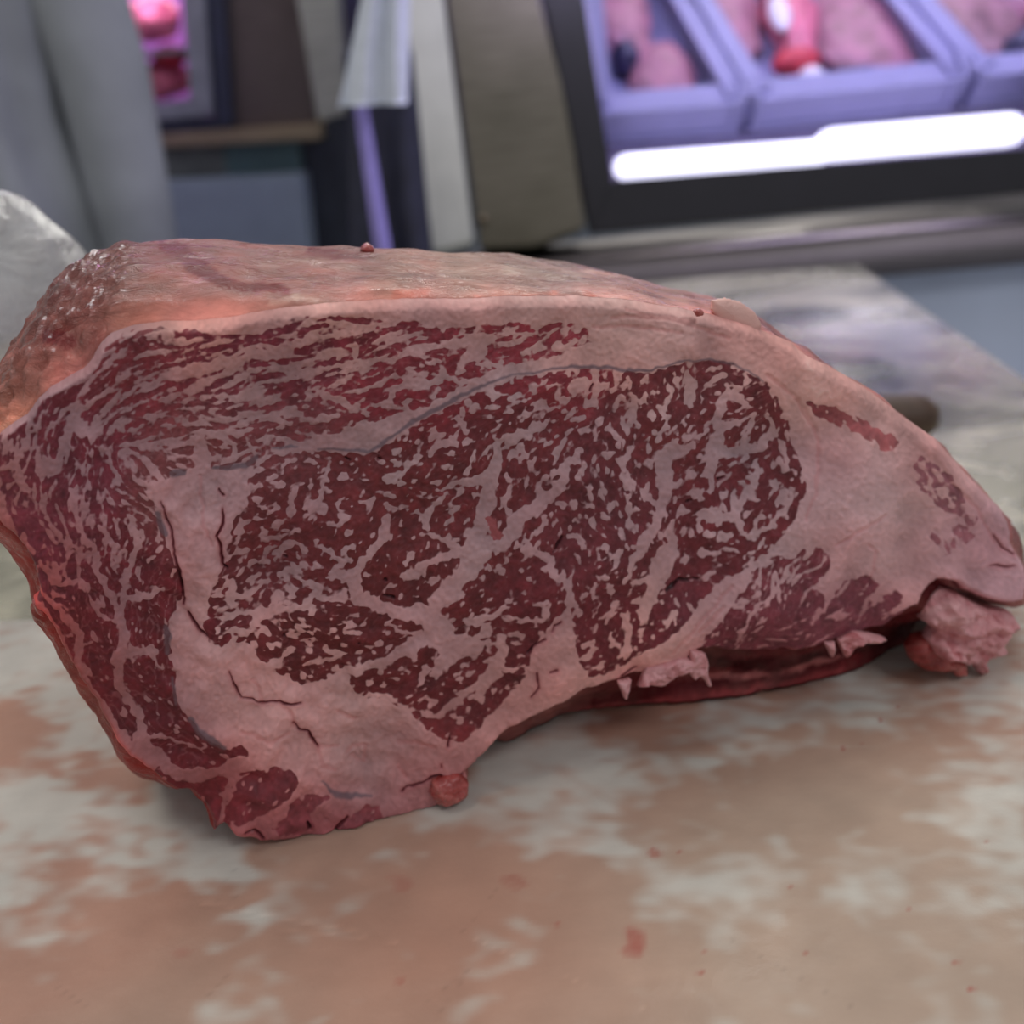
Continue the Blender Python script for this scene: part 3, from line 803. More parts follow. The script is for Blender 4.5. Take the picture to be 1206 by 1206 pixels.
def bstroke(txt, col, k, feather=5.):
    global BC
    for line in txt.split('\n'):
        q = P(line)
        for a_, b_ in zip(q[:-1], q[1:]):
            d, t_ = seg_dist(GPX + 5 * n_a, GPY + 4 * n_b, a_, b_); w = (smooth(feather, 0, d - (a_[2] + (b_[2] - a_[2]) * t_)) * k * np.clip(1 + 1.2 * n_b, .3, 1))[..., None]
            BC = BC * (1 - w) + np.array(col) * w
bstroke("""190,288,2 215,300,4 240,318,5 262,330,4 290,338,2 335,342,1
205,292,5 230,312,7 262,330,5 300,340,3
205,290,4 240,315,6
365,295,2 395,299,3 425,302,1
60,395,8 80,402,8""", (104, 6, 12.), 1.)
bstroke("""560,352,1 600,356,1 650,346,1 700,350,1
470,346,4 500,343,3""", (170, 84, 70.), .5)
bstroke("""310,312,2 360,306,2 420,318,2
320,355,2 345,350,2 380,357,1
520,322,2 600,318,3 680,325,2""", (190, 165, 150.), .35)
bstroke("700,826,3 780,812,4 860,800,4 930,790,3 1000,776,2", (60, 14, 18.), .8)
bstroke("820,776,4 880,784,4 960,776,4 1040,756,4 1070,742,6 1090,740,8", (44, 8, 12.), .9)  # dark gap under the cut edge, its shade painted into the skin colour
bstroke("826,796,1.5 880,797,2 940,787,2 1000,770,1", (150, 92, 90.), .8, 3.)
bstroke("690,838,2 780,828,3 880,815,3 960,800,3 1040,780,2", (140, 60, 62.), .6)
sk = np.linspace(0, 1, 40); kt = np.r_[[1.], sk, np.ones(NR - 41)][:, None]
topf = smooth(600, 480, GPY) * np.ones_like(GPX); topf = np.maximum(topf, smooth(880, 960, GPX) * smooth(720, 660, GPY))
KB = 2.1 * (1 - topf) + topf * (2.0 - .95 * smooth(0, .4, kt))  # cap pigment darkened towards the top to offset the overhead light
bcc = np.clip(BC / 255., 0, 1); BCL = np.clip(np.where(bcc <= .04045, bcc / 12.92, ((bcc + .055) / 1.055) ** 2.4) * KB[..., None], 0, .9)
WET = np.clip(smooth(190, 110, GPX) * smooth(520, 500, GPY) + .25 * (GPY < 360), 0, 1)
t = NT('beef_outside'); t.b.inputs['IOR'].default_value = 1.33; c = t.new('ShaderNodeVertexColor', _layer_name='skin_colour').outputs[0]; wv = t.new('ShaderNodeAttribute', _attribute_name='wet').outputs['Fac']
h = t.noise(115, 6, .68, t.obj((1, 1.6, 1.6)), 1.8); h2 = t.noise(420, 4, .6)
t.set(Base_Color=t.mix(t.ramp(t.noise(60, 6, .6, None, 1.), [(.45, 0.), (.7, .10)]), c, (.60, .43, .35)))
sp_ = t.new('ShaderNodeMapRange', To_Min=.24, To_Max=.7); t.link(wv, sp_.inputs[0]); t.link(sp_.outputs[0], t.b.inputs['Specular IOR Level'])
rr_ = t.mix(wv, t.mix(t.ramp(t.noise(75, 5, .65, t.obj((1, 3, 3)), 1.), [(.38, 0.), (.58, 1.)]), (.16,) * 3, (.58,) * 3), t.mix(h, (.03,) * 3, (.16,) * 3)); t.link(rr_, t.b.inputs['Roughness'])
bn_ = t.new('ShaderNodeBump', Distance=.0022); t.link(h, bn_.inputs['Height']); mm = t.new('ShaderNodeMapRange', To_Min=.4, To_Max=1.); t.link(wv, mm.inputs[0]); t.link(mm.outputs[0], bn_.inputs['Strength'])
t.link(bn_.outputs[0], t.b.inputs['Normal'])
M_BODY = t.m
M_RIM = skin_mat('fat_edge', [(.3, lin((222, 168, 158))), (.7, lin((236, 190, 180)))], .55, .1, .3)
M_UND = skin_mat('raw_underside', [(.3, lin((120, 30, 34))), (.48, lin((150, 54, 56))), (.6, lin((200, 120, 116))), (.75, lin((140, 44, 46)))], .4, .4, .5, .3, 30, (1, 4, 6))
seg_of = np.zeros(n0, int)                                # 0 cap top, 1 wet left shoulder, 2 right edge, 3 underside / left side
x_, y_ = OUTR[:, 0], OUTR[:, 1]
seg_of[:] = 3
seg_of[(y_ < 420) & (x_ > 100)] = 0
seg_of[(x_ <= 118) & (y_ < 545)] = 1
seg_of[(x_ > 905) & (y_ < 712)] = 2
nm = ['fat_cap', 'wet_membrane', 'fat_edge', 'underside']
lb = ['pink and cream fat cap with dark red streaks and glints', 'shiny wrinkled brown-pink membrane on the left shoulder', None, 'dark red raw underside above the board']
gid = np.arange(NR * n0).reshape(NR, n0)
# shared normals
dn = np.gradient(G, axis=0); du_ = (np.roll(G, -1, 1) - np.roll(G, 1, 1)) / 2; GN = np.cross(dn, du_); GN /= np.linalg.norm(GN, axis=-1)[..., None] + 1e-12; GN *= np.sign(((G - cm_) * GN).sum(-1).mean())
GN[0] = GN[1] = .5 * GN[3] + .5 * (FN * .7 + .3 * GN[3]); GN[:2] /= np.linalg.norm(GN[:2], axis=-1)[..., None]
for k, m in enumerate((M_BODY,) * 4):
    ii = np.where(seg_of == k)[0]; F = []
    jn = np.arange(NR - 1)[:, None]; i2 = (ii + 1) % n0
    F = np.stack([gid[jn, ii], gid[jn, i2], gid[jn + 1, i2], gid[jn + 1, ii]], -1).reshape(-1, 4)
    u, inv = np.unique(F, return_inverse=True); F = inv.reshape(F.shape)
    me = mesh_np(nm[k], G.reshape(-1, 3)[u], F); attr_col(me, 'skin_colour', BCL.reshape(-1, 3)[u]); attr_f(me, 'wet', WET.reshape(-1)[u]); o = link(nm[k], me, m, beef); me.normals_split_custom_set_from_vertices(GN.reshape(-1, 3)[u].astype(np.float32))
    tag(o, lb[k])

def pillow(name, pts, depth, thick, mat, parent, step=1.6, rough=.0, freq=150, rnd=12., label=None, curl=0.):
    """solid lumpy scrap: outline on a plane behind/ahead of the cut face, inflated to both sides"""
    p = resample(P(pts), 4.); x0, y0 = p.min(0) - 3; x1, y1 = p.max(0) + 3
    ax, ay = np.meshgrid(np.arange(x0, x1, step), np.arange(y0, y1, step)); s = poly_sdf(p, ax, ay)
    h = np.sqrt(np.clip(1 - (1 - np.clip(s / rnd, 0, 1)) ** 2, 0, 1)) * thick
    B = face_pt(ax, ay, depth); idx2 = np.arange(ax.size).reshape(ax.shape)
    nz = np.array([mnoise.fractal(Vector(v) * freq, .6, 2., 4) for v in B.reshape(-1, 3)]).reshape(ax.shape)
    w = np.clip(s / 4, 0, 1); A = B + FN * (h + w * nz * rough)[..., None]; C_ = B - FN * h[..., None]
    c = (s[:-1, :-1] > -.2) & (s[1:, 1:] > -.2) & (s[1:, :-1] > -.2) & (s[:-1, 1:] > -.2)
    jj, ii = np.where(c); n1 = ax.size
    f1 = np.stack([idx2[jj + 1, ii], idx2[jj + 1, ii + 1], idx2[jj, ii + 1], idx2[jj, ii]], -1)
    F = np.vstack([f1, f1[:, ::-1] + n1]); V = np.vstack([A.reshape(-1, 3), C_.reshape(-1, 3)])
    # weld rim
    from collections import Counter
    e = Counter(); 
    for q in f1:
        for a_, b_ in zip(q, np.roll(q, -1)): e[(int(a_), int(b_))] += 1
    rim = [(a_, b_) for (a_, b_) in e if (b_, a_) not in e]
    F = np.vstack([F, np.array([(b_, a_, a_ + n1, b_ + n1) for a_, b_ in rim])])
    V[:, 2] = np.maximum(V[:, 2], .0005)
    u, inv = np.unique(F, return_inverse=True); me = mesh_np(name, V[u], inv.reshape(F.shape)); o = link(name, me, mat, parent)
    if label: o['label'] = label
    return o
M_TORN = skin_mat('torn_fat', [(.30, lin((190, 96, 100))), (.40, lin((224, 150, 154))), (.7, lin((242, 186, 188)))], .5, .15, .7, .12, 90, (1, 1, 1))
M_RED = skin_mat('red_scrap', [(.3, lin((140, 34, 34))), (.5, lin((178, 74, 70))), (.7, lin((200, 120, 112)))], .35, .4, .6, .2, 90, (1, 1, 1))
pillow('torn_flap', """1096,696 1106,690 1122,694 1140,704 1160,713 1185,717 1191,726 1188,740 1176,751 1174,762 1161,768 1156,776 1162,786 1157,793
1150,791 1147,780 1135,781 1125,776 1108,776 1096,766 1090,752 1098,738 1082,728 1084,712""", .006, .0075, M_TORN, beef, rough=.0045, freq=110, rnd=20,
       label='torn pink fat flap hanging at the lower right')
pillow('torn_flap', "1068,762 1078,748 1094,744 1110,756 1122,772 1120,784 1104,789 1086,787 1072,777", .010, .006, M_RED, beef, rough=.002, freq=120, rnd=14, label='wet red scrap under the torn flap')
for q in ("1122,778 1136,779 1138,795 1123,796", "1148,776 1157,776 1162,792 1152,794"): pillow('shred', q, .006, .0025, M_RED, beef, rnd=6, step=1.2)
for q in ("812,764 830,768 834,780 833,792 838,806 834,809 829,800 823,795 818,801 812,794", "726,802 744,798 741,812 738,822 735,824 732,815", "985,752 1004,742 1024,745 1040,749 1044,753 1032,757 1018,757 1006,762 1000,771 995,774",
          "970,756 982,754 982,768 979,776 976,768", "760,786 800,774 822,776 816,790 796,796 780,808 766,806 750,808"):
    pillow('shred', q, .0012, .0024, M_TORN, beef, rnd=7, step=1.2, rough=.0014, freq=260)
pillow('fat_lobe', "838,353 854,350 872,355 888,366 897,382 893,394 880,398 862,392 846,380 836,366", .0065, .0024, M_RIM, beef, rnd=22, label='small pale lobe on the top edge')
pillow('red_nub', "508,918 524,912 540,910 552,920 551,934 540,942 526,948 514,946 506,934", .0, .004, M_RED, beef, rough=.0012, rnd=12, step=1.3, label='ragged red scrap at the bottom edge')
pillow('red_nub', "424,293 427,287 433,285 439,289 442,295 438,299 427,299", .055, .0035, M_RED, beef, rnd=5, step=1.2)
pillow('red_nub', "38,706 45,701 52,706 58,716 54,726 44,720", .002, .003, M_RED, beef, rnd=7, step=1.2)
pillow('blood_clot', "816,366 822,362 829,366 828,372 820,373", -.0012, .0012, M_RED, beef, rnd=5, step=1.)

# ================================================================ board, table, room
BX = np.arange(-.56, .56, .0016); BY = np.r_[np.arange(.02, .52, .0016)]
e0 = on_z(0., 727.); e1 = on_z(1206., 692.); bd = (e1 - e0) / np.linalg.norm(e1 - e0); bn = np.array([-bd[1], bd[0], 0])   # far edge of the board
LN = np.arange(-.30, .46, .0013); DP = np.arange(-.36, .0005, .0013); LG, DG = np.meshgrid(LN, DP)
BP = e0 + bd * LG[..., None] + bn * DG[..., None]; bpx, bpy_ = to_px(BP)
n1_ = np.zeros(LG.shape); n2_ = np.zeros(LG.shape); n3_ = np.zeros(LG.shape)
rb = np.random.RandomState(11)
def gn2(sx, sy=None):
    sy = sy or sx; h, w = LG.shape; a = rb.randn(h, w)
    fx = np.fft.rfftfreq(w)[None, :]; fy = np.fft.fftfreq(h)[:, None]
    a = np.fft.irfft2(np.fft.rfft2(a) * np.exp(-2 * np.pi ** 2 * ((sx * fx) ** 2 + (sy * fy) ** 2)), s=a.shape); return a / a.std()
wx = bpx + 16 * gn2(14) + 8 * gn2(4) + 4 * gn2(1.6); wy = bpy_ + 9 * gn2(14) + 5 * gn2(4) + 2.5 * gn2(1.6)
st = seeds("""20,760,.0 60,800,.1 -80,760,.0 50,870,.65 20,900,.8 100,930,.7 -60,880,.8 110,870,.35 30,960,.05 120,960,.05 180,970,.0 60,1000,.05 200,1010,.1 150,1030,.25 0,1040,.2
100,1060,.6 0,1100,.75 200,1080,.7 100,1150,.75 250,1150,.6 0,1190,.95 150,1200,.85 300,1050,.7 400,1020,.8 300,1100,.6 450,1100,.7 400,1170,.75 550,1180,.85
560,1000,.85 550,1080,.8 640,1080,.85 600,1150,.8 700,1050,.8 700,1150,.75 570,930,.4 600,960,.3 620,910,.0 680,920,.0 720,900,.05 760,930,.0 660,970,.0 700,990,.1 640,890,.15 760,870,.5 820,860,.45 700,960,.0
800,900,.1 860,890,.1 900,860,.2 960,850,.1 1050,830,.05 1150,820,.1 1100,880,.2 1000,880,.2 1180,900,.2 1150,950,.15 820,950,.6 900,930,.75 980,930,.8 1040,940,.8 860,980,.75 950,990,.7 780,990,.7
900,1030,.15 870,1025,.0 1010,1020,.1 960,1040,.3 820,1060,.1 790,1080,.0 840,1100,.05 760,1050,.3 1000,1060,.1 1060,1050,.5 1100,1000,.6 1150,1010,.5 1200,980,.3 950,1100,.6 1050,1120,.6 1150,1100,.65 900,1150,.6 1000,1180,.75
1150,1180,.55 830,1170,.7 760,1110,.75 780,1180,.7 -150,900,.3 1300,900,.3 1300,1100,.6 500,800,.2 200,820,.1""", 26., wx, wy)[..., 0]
st = smooth(.06, .78, st + .13 * gn2(7) + .13 * gn2(2.0, 1.2) + .07 * gn2(20) + .10 + .12 * smooth(500, 700, bpx))  # blood stains; extra tan at the lower right stands for weaker light there
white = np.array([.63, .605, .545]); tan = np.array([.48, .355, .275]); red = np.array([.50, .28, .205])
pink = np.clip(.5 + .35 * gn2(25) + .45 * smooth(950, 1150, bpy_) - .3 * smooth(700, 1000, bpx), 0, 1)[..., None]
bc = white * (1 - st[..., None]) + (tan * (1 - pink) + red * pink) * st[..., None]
bc *= (1 + .03 * gn2(3) + .03 * gn2(12))[..., None]
def spot(x, y, r, col, k):
    global bc
    d = np.hypot((bpx - x) + 3 * gsp, (bpy_ - y) * 1.2 + 2 * gsp) ; w = (smooth(r, r * .35, d) * k)[..., None]; bc = bc * (1 - w) + np.array(col) * w
gsp = gn2(1.5)
for x, y, r, k in ((748, 1106, 20, .75), (742, 1118, 16, .6), (770, 1005, 10, .6), (820, 1142, 5, .9), (830, 1120, 4, .8), (950, 1124, 4, .6), (1143, 1163, 6, .9), (1166, 992, 4, .7), (1070, 1070, 5, .8), (1125, 1133, 5, .6),
                   (930, 1045, 6, .5), (800, 1003, 4, .6), (655, 1088, 6, .5), (612, 1038, 9, .4), (990, 880, 3, .7), (1041, 850, 4, .7), (1055, 832, 3, .6), (1010, 875, 3, .5), (470, 1155, 7, .5), (600, 1040, 10, .3), (470, 1040, 16, .35), (210, 1120, 12, .3)):
    spot(x, y, r, (.42, .12, .09), k)
# knife scratches
sc_ = np.zeros(LG.shape)
for a, b, w, s_ in (((250, 1063), (280, 1057), 1.2, -1), ((235, 1063), (430, 1098), 3., 1), ((340, 1029), (350, 1022), 1, -1), ((232, 1185), (268, 1150), 1.2, -1), ((510, 1205), (560, 1130), 1.2, -1), ((540, 1100), (590, 1040), 1., -1),
                    ((300, 1090), (470, 1110), 2, 1), ((505, 1180), (540, 1150), 1., -1), ((60, 1160), (120, 1195), 1.5, -1), ((240, 1060), (283, 1022), .8, -1), ((560, 1105), (760, 1190), 1, 1), ((850, 1100), (1010, 1190), 1, -1)):
    d, tt = seg_dist(bpx + gsp, bpy_ + gsp, a, b); sc_ += s_ * smooth(w, 0, d)
bc *= (1 + .13 * sc_)[..., None]; bc = np.clip(bc, .02, .95)
bz = .00012 * gn2(5) * 1 - .0002 * np.abs(sc_) + .00005 * gn2(1.2)
edge_d = np.minimum(-DG, .5); bz -= .003 * np.clip(1 - edge_d / .004, 0, 1) ** 2
BP[..., 2] += bz; h_, w_ = LG.shape
V = BP.reshape(-1, 3); ids = np.arange(h_ * w_).reshape(h_, w_)
F = np.stack([ids[:-1, :-1], ids[:-1, 1:], ids[1:, 1:], ids[1:, :-1]], -1).reshape(-1, 4)
# skirt down to the table and underside
rimi = np.r_[ids[0, :], ids[1:, -1], ids[-1, -2::-1], ids[-2:0:-1, 0]]; nb = len(V); Vb = V[rimi].copy(); Vb[:, 2] = -.0199
k_ = np.arange(len(rimi)); k2 = (k_ + 1) % len(rimi)
F = np.vstack([F, np.stack([rimi[k_], nb + k_, nb + k2, rimi[k2]], -1)]); V = np.vstack([V, Vb])
me = mesh_np('cutting_board', V, F); attr_col(me, 'stain_and_shade', np.vstack([bc.reshape(-1, 3), np.tile(white, (len(rimi), 1))]))
t = NT('stained_plastic'); c = t.new('ShaderNodeVertexColor', _layer_name='stain_and_shade').outputs[0]
f = t.noise(350, 5, .6); g = t.noise(14, 4, .6)
t.set(Base_Color=t.mix(.25, c, t.mix(1., c, t.ramp(t.noise(90, 6, .65, t.obj((1, 2, 1))), [(.3, .75), (.7, 1.)]), 'MULTIPLY')),
      Roughness=t.ramp(g, [(.35, .3), (.65, .55)]), Specular_IOR_Level=.4); t.bump(f, .25, .0006)
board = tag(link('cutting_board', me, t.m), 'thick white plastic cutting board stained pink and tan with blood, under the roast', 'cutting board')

# steel table
TZ = -.02
c0 = on_z(1030., 322., TZ); c1 = on_z(1206., 441., TZ); rd = (c0 - c1) / np.linalg.norm(c0 - c1)
t = NT('stainless_steel_top'); f = t.noise(5, 6, .62, t.obj((1, 2, 1)), .6); g = t.noise(7, 5, .6, t.obj((1, 1.3, 1)), .8); br = t.noise(30, 4, .6, t.obj((3, 40, 1)))
t.set(Base_Color=t.mix(t.ramp(g, [(.36, 0.), (.56, 1.)]), lin((124, 126, 112)), lin((226, 221, 198))), Metallic=.65,
      Roughness=t.ramp(f, [(.38, .15), (.62, .40)])); t.bump(g, .2, .003)
M_STEEL = t.m
table = empty('steel_table', (0, .7, TZ), 'stainless steel work table with a smudged shiny top under the cutting board', 'table')
bk = c0 + rd * .05; fr = c1 - rd * .75
lft = np.array([-1., 0, 0]); A = [bk, fr, fr + lft * 1.3, np.array([fr[0] - 1.3, bk[1], TZ])]
A[3] = np.array([A[2][0] - .1, bk[1], TZ])
bm = bmesh.new(); va = [bm.verts.new(p) for p in A]; vb = [bm.verts.new((p[0], p[1], TZ - .035)) for p in A]
bm.faces.new(va); bm.faces.new(vb[::-1])
for i in range(4): bm.faces.new((va[i], vb[i], vb[(i + 1) % 4], va[(i + 1) % 4]))
bmesh.ops.bevel(bm, geom=bm.edges[:], offset=.004, segments=3, affect='EDGES'); bmesh.ops.recalc_face_normals(bm, faces=bm.faces[:])
me = bpy.data.meshes.new('table_top'); bm.to_mesh(me); bm.free(); link('table_top', me, M_STEEL, table, False)
FLOOR = TZ - .88
M_LEG = brushed('steel_leg', (150, 150, 148))
for p in A:
    q = np.array(A).mean(0); d = (q - p); d /= np.linalg.norm(d); c = p + d * .09
    tube('leg', [(c[0], c[1], TZ - .04), (c[0], c[1], FLOOR + .03)], .019, M_LEG, table)

# room
M_FLOOR = plain('floor_paint', (120, 128, 142), .5, var=.1, scale=8); M_WALL = plain('wall_paint', (96, 98, 106), .7, var=.06, scale=3)
tag(box('floor', (-4, -2.5, FLOOR - .05), (4, 7, FLOOR), M_FLOOR, bevel=0), kind='structure')
tag(box('wall_back', (-4, 7, FLOOR), (4, 7.1, 2.8), M_WALL, bevel=0), kind='structure')

# ================================================================ knife behind the roast
kp = on_z(1088., 532., TZ); hp = np.array([kp[0] - .002, kp[1] + .015, TZ + .0165])
knife = empty('knife', (hp[0], hp[1], TZ), 'knife with a dark brown rounded handle lying on the steel table behind the roast', 'knife')
M_HAND = plain('brown_handle', (70, 50, 38), .55, var=.25, scale=60); M_BLADE = brushed('knife_blade', (190, 190, 190), .2)
ax_ = np.array([-1, .12, 0]); ax_ = ax_ / np.linalg.norm(ax_)
tube('handle', [hp + ax_ * s for s in (.0, .02, .05, .08, .105, .12)], [.0152, .0160, .0145, .0140, .0150, .0125], M_HAND, knife, 24, .92)
blade0 = hp + ax_ * .125
bm = bmesh.new(); sd_ = Vector((-ax_[1], ax_[0], 0)); aa = Vector(ax_); b0 = Vector(blade0)
prof = [(0, -.012), (.0, .014), (.10, .018), (.15, .010), (.175, -.008), (.16, -.014), (.05, -.016)]
v1 = [bm.verts.new(b0 + aa * a + sd_ * b + Vector((0, 0, -.0112))) for a, b in prof]; v2 = [bm.verts.new(v.co + Vector((0, 0, .0018))) for v in v1]
bm.faces.new(v1); bm.faces.new(v2[::-1])
for i in range(len(prof)): bm.faces.new((v1[i], v2[i], v2[(i + 1) % len(prof)], v1[(i + 1) % len(prof)]))
bmesh.ops.recalc_face_normals(bm, faces=bm.faces[:]); me = bpy.data.meshes.new('blade'); bm.to_mesh(me); bm.free(); link('blade', me, M_BLADE, knife, False)
tube('bolster', [blade0 - ax_ * .010, blade0 + ax_ * .006], .0105, M_BLADE, knife, 20)

# ================================================================ plastic bag
t = NT('clear_film'); t.set(Base_Color=(.80, .80, .80), Roughness=.28, Transmission_Weight=.3, IOR=1.12, Specular_IOR_Level=.8)
f = t.noise(26, 5, .6, t.obj((1, 1, 2.2)), 1.6); t.bump(f, .5, .008)
tr = t.new('ShaderNodeBsdfTransparent'); mxs = t.new('ShaderNodeMixShader')
t.link(t.ramp(f, [(.35, .34), (.65, .62)]), mxs.inputs[0]); t.link(tr.outputs[0], mxs.inputs[1]); t.link(t.b.outputs[0], mxs.inputs[2])
t.link(mxs.outputs[0], t.n['Material Output'].inputs['Surface'])
ctr = face_pt(np.array(-34.), np.array(418.), .19)
bag = lump('plastic_bag', ctr, (.060, .05, .066), t.m, None, .10, 12, 5, ((FS * 1.), (FN * 1.), (.12, 0, 1)), 3)
for v in bag.data.vertices: v.co.z = max(v.co.z, .003)
tag(bag, 'crumpled clear plastic bag behind the left shoulder of the roast', 'plastic bag')

# ================================================================ glass display case on the right
M_BLK = plain('black_frame', (26, 25, 28), .32, var=.1); M_SS = brushed('case_steel', (112, 108, 94), .42); M_SS2 = brushed('ledge_steel', (118, 112, 112), .38, (60, 4, 4))
M_PANEL = plain('blue_grey_panel', (215, 224, 245), .5, var=.05, scale=6)
M_DARK = plain('dark_cabinet', (42, 42, 52), .5)
TL = R(14); CY = 1.16
case = empty('display_case', (.45, 1.4, FLOOR), 'large refrigerated display case with a black-framed window over trays of meat, at the upper right', 'display case')
slab('frame', """640,-160 590,-420 1500,-480 1560,190 1206,226 950,250 696,273 """, CY + .012, .0, M_BLK, case, 0, TL).hide_render = False
bpy.data.objects.remove(bpy.data.objects['frame'])
# four mitred bars of the window frame
for nm_, q in (('frame_bar', "580,-300 640,-300 722,212 697,274"), ('frame_bar', "697,274 722,212 1206,174 1500,152 1530,200 1206,226"),
               ('frame_bar', "1500,152 1450,-300 1510,-300 1530,200"), ('frame_bar', "596,-300 585,-345 1515,-345 1510,-300 1450,-300 660,-300")):
    slab(nm_, q, CY, .035, M_BLK, case, .002, TL)
t = NT('case_glass'); t.set(Base_Color=(.9, .92, .98), Roughness=.02, Transmission_Weight=1., IOR=1.01, Specular_IOR_Level=.3)
slab('window_pane', "655,-300 1455,-300 1505,155 722,216", CY + .018, .002, t.m, case, 0, TL)
slab('corner_panel', "500,-300 582,-300 634,0 660,95 676,180 690,268 630,290 566,292 548,150 528,0", CY - .006, .09, M_SS, case, .003, TL)
slab('edge_post', "420,-300 486,-300 522,0 540,140 558,288 508,300 494,190 479,0", CY - .02, .10, plain('pale_post', (182, 185, 172), .45, var=.05), case, .004, TL)
lp = on_y(np.array([568.]), np.array([256.]), CY + .0)[0]; lump('bolt_head', lp - np.array([0, .02, 0]), (.006, .004, .006), brushed('bolt', (110, 100, 80), .4), case, 0.05, 10, 2)
# ledge with its sloping top, and the panel under it
la = on_y(np.array([560., 1206, 1600]), np.array([322., 262, 226]), CY - .03); lb_ = on_y(np.array([560., 1206, 1600]), np.array([372., 310, 272]), CY - .03)
lc = on_y(np.array([560., 1206, 1600]), np.array([292., 224, 184]), CY + .09); prof_pts = []
V = []
for i in (0, 2):
    V += [la[i], lb_[i], lb_[i] + [0, .12, 0], [la[i][0], la[i][1] + .12, la[i][2]]]
F = np.array([(0, 1, 5, 4), (1, 2, 6, 5), (2, 3, 7, 6), (3, 0, 4, 7), (0, 3, 2, 1), (4, 5, 6, 7)])
link('ledge_front', mesh_np('ledge_front', np.array(V), F), plain('ledge_front', (128, 120, 122), .45, var=.04), case, False)
V = []
for i in (0, 2):
    f_ = la[i] + [0, -.003, .0005]; k_1 = np.array([la[i][0], CY + .085, lc[i][2] - .004]); V += [f_ + [0, 0, .004], f_ + [0, 0, 0], k_1 + [0, 0, -.006], k_1]
link('ledge_top', mesh_np('ledge_top', np.array(V), F), M_SS2, case, False)
pb = on_y(np.array([545., 1700]), np.array([350., 236]), CY + .02)
box('base_panel', (pb[0][0], CY + .0, FLOOR + .02), (pb[1][0], CY + .04, lb_[0][2] + .0), M_PANEL, case)
# deck inside, rising to the customers' side, with tubs of meat
d0 = on_y(np.array([960.]), np.array([170.]), CY + .10)[0]; DA = R(40); dN = np.array([0, -math.sin(DA), math.cos(DA)])
def dk(x, y, h=0.): return on_plane(np.array(float(x)), np.array(float(y)), d0, dN) + dN * h
M_TUB = plain('white_tub', (150, 146, 186), .45, var=.04); M_DECK = plain('case_floor', (110, 100, 130), .5)
def quad_slab(name, pxs, h0, h1, mat, parent, bevel=.003):
    A_ = [dk(x, y, h0) for x, y in pxs]; B_ = [dk(x, y, h1) for x, y in pxs]; n = len(A_)
    bm = bmesh.new(); a_ = [bm.verts.new(p) for p in A_]; b_ = [bm.verts.new(p) for p in B_]; bm.faces.new(a_); bm.faces.new(b_[::-1])
    for i in range(n): bm.faces.new((a_[i], b_[i], b_[(i + 1) % n], a_[(i + 1) % n]))
    if bevel: bmesh.ops.bevel(bm, geom=bm.edges[:], offset=bevel, segments=2, affect='EDGES', clamp_overlap=True)
    bmesh.ops.recalc_face_normals(bm, faces=bm.faces[:]); me = bpy.data.meshes.new(name); bm.to_mesh(me); bm.free(); return link(name, me, mat, parent, False)
quad_slab('case_deck', [(640, 225), (1600, 150), (1500, -280), (560, -260)], -.02, -.004, M_DECK, case, 0)
m_led = plain('led_tube', (255, 255, 255), .4, emit=(236, 232, 255), es=2.2)
for (xa, ya, xb, yb, r_) in ((737, 197, 962, 180, .0145), (978, 171, 1188, 153, .0185)):
    a_ = on_plane(np.array(float(xa)), np.array(float(ya)), (0, CY + .07, 0), np.array([0, 1., 0])); b_ = on_plane(np.array(float(xb)), np.array(float(yb)), (0, CY + .07, 0), np.array([0, 1., 0]))
    tube('light_tube', [a_, (a_ + b_) / 2, b_], r_, m_led, case)
lightp = dk(1000, 60, .45)
area('case_light', tuple(lightp), tuple(dk(960, 80)), 9e-1, .2, 3.9, (.68, .60, 1.))
def tub(pxs, label, thing='meat_tub'):
    base = dk(*np.mean(np.array(pxs), 0), 0.); r_ = empty(thing, tuple(base), label, 'tub', 'white tubs side by side in the display case')
    quad_slab('tub_floor', pxs, .0, .006, M_TUB, r_)
    for i in range(4):
        a_, b_ = dk(*pxs[i], .022), dk(*pxs[(i + 1) % 4], .022); beam('tub_wall', a_, b_, .0215, .05, dN, M_TUB, r_, .006)
    return r_
tub([(700, 158), (862, 145), (768, -20), (690, -8)], 'left-hand white tub with mauve meat in the display case')
tub([(882, 142), (1112, 118), (982, -40), (784, -20)], 'middle white tub with a red joint and mauve meat in the display case')
tub([(1136, 114), (1340, 96), (1180, -60), (1002, -42)], 'right-hand white tub with brownish meat in the display case')
M_MV = plain('mauve_meat', (168, 112, 132), .4, var=.3, scale=35); M_DK = plain('dark_offal', (60, 56, 84), .3, var=.3); M_BR = plain('brownish_meat', (150, 108, 120), .45, var=.35, scale=30)
M_PK = plain('bright_meat', (215, 116, 140), .35, var=.25, scale=40); M_RD = plain('red_band', (215, 70, 86), .4, var=.1); M_WH = plain('white_fat', (235, 225, 235), .4, var=.04)
AX = ((1, 0, 0), (0, math.cos(DA), math.sin(DA)), tuple(dN))
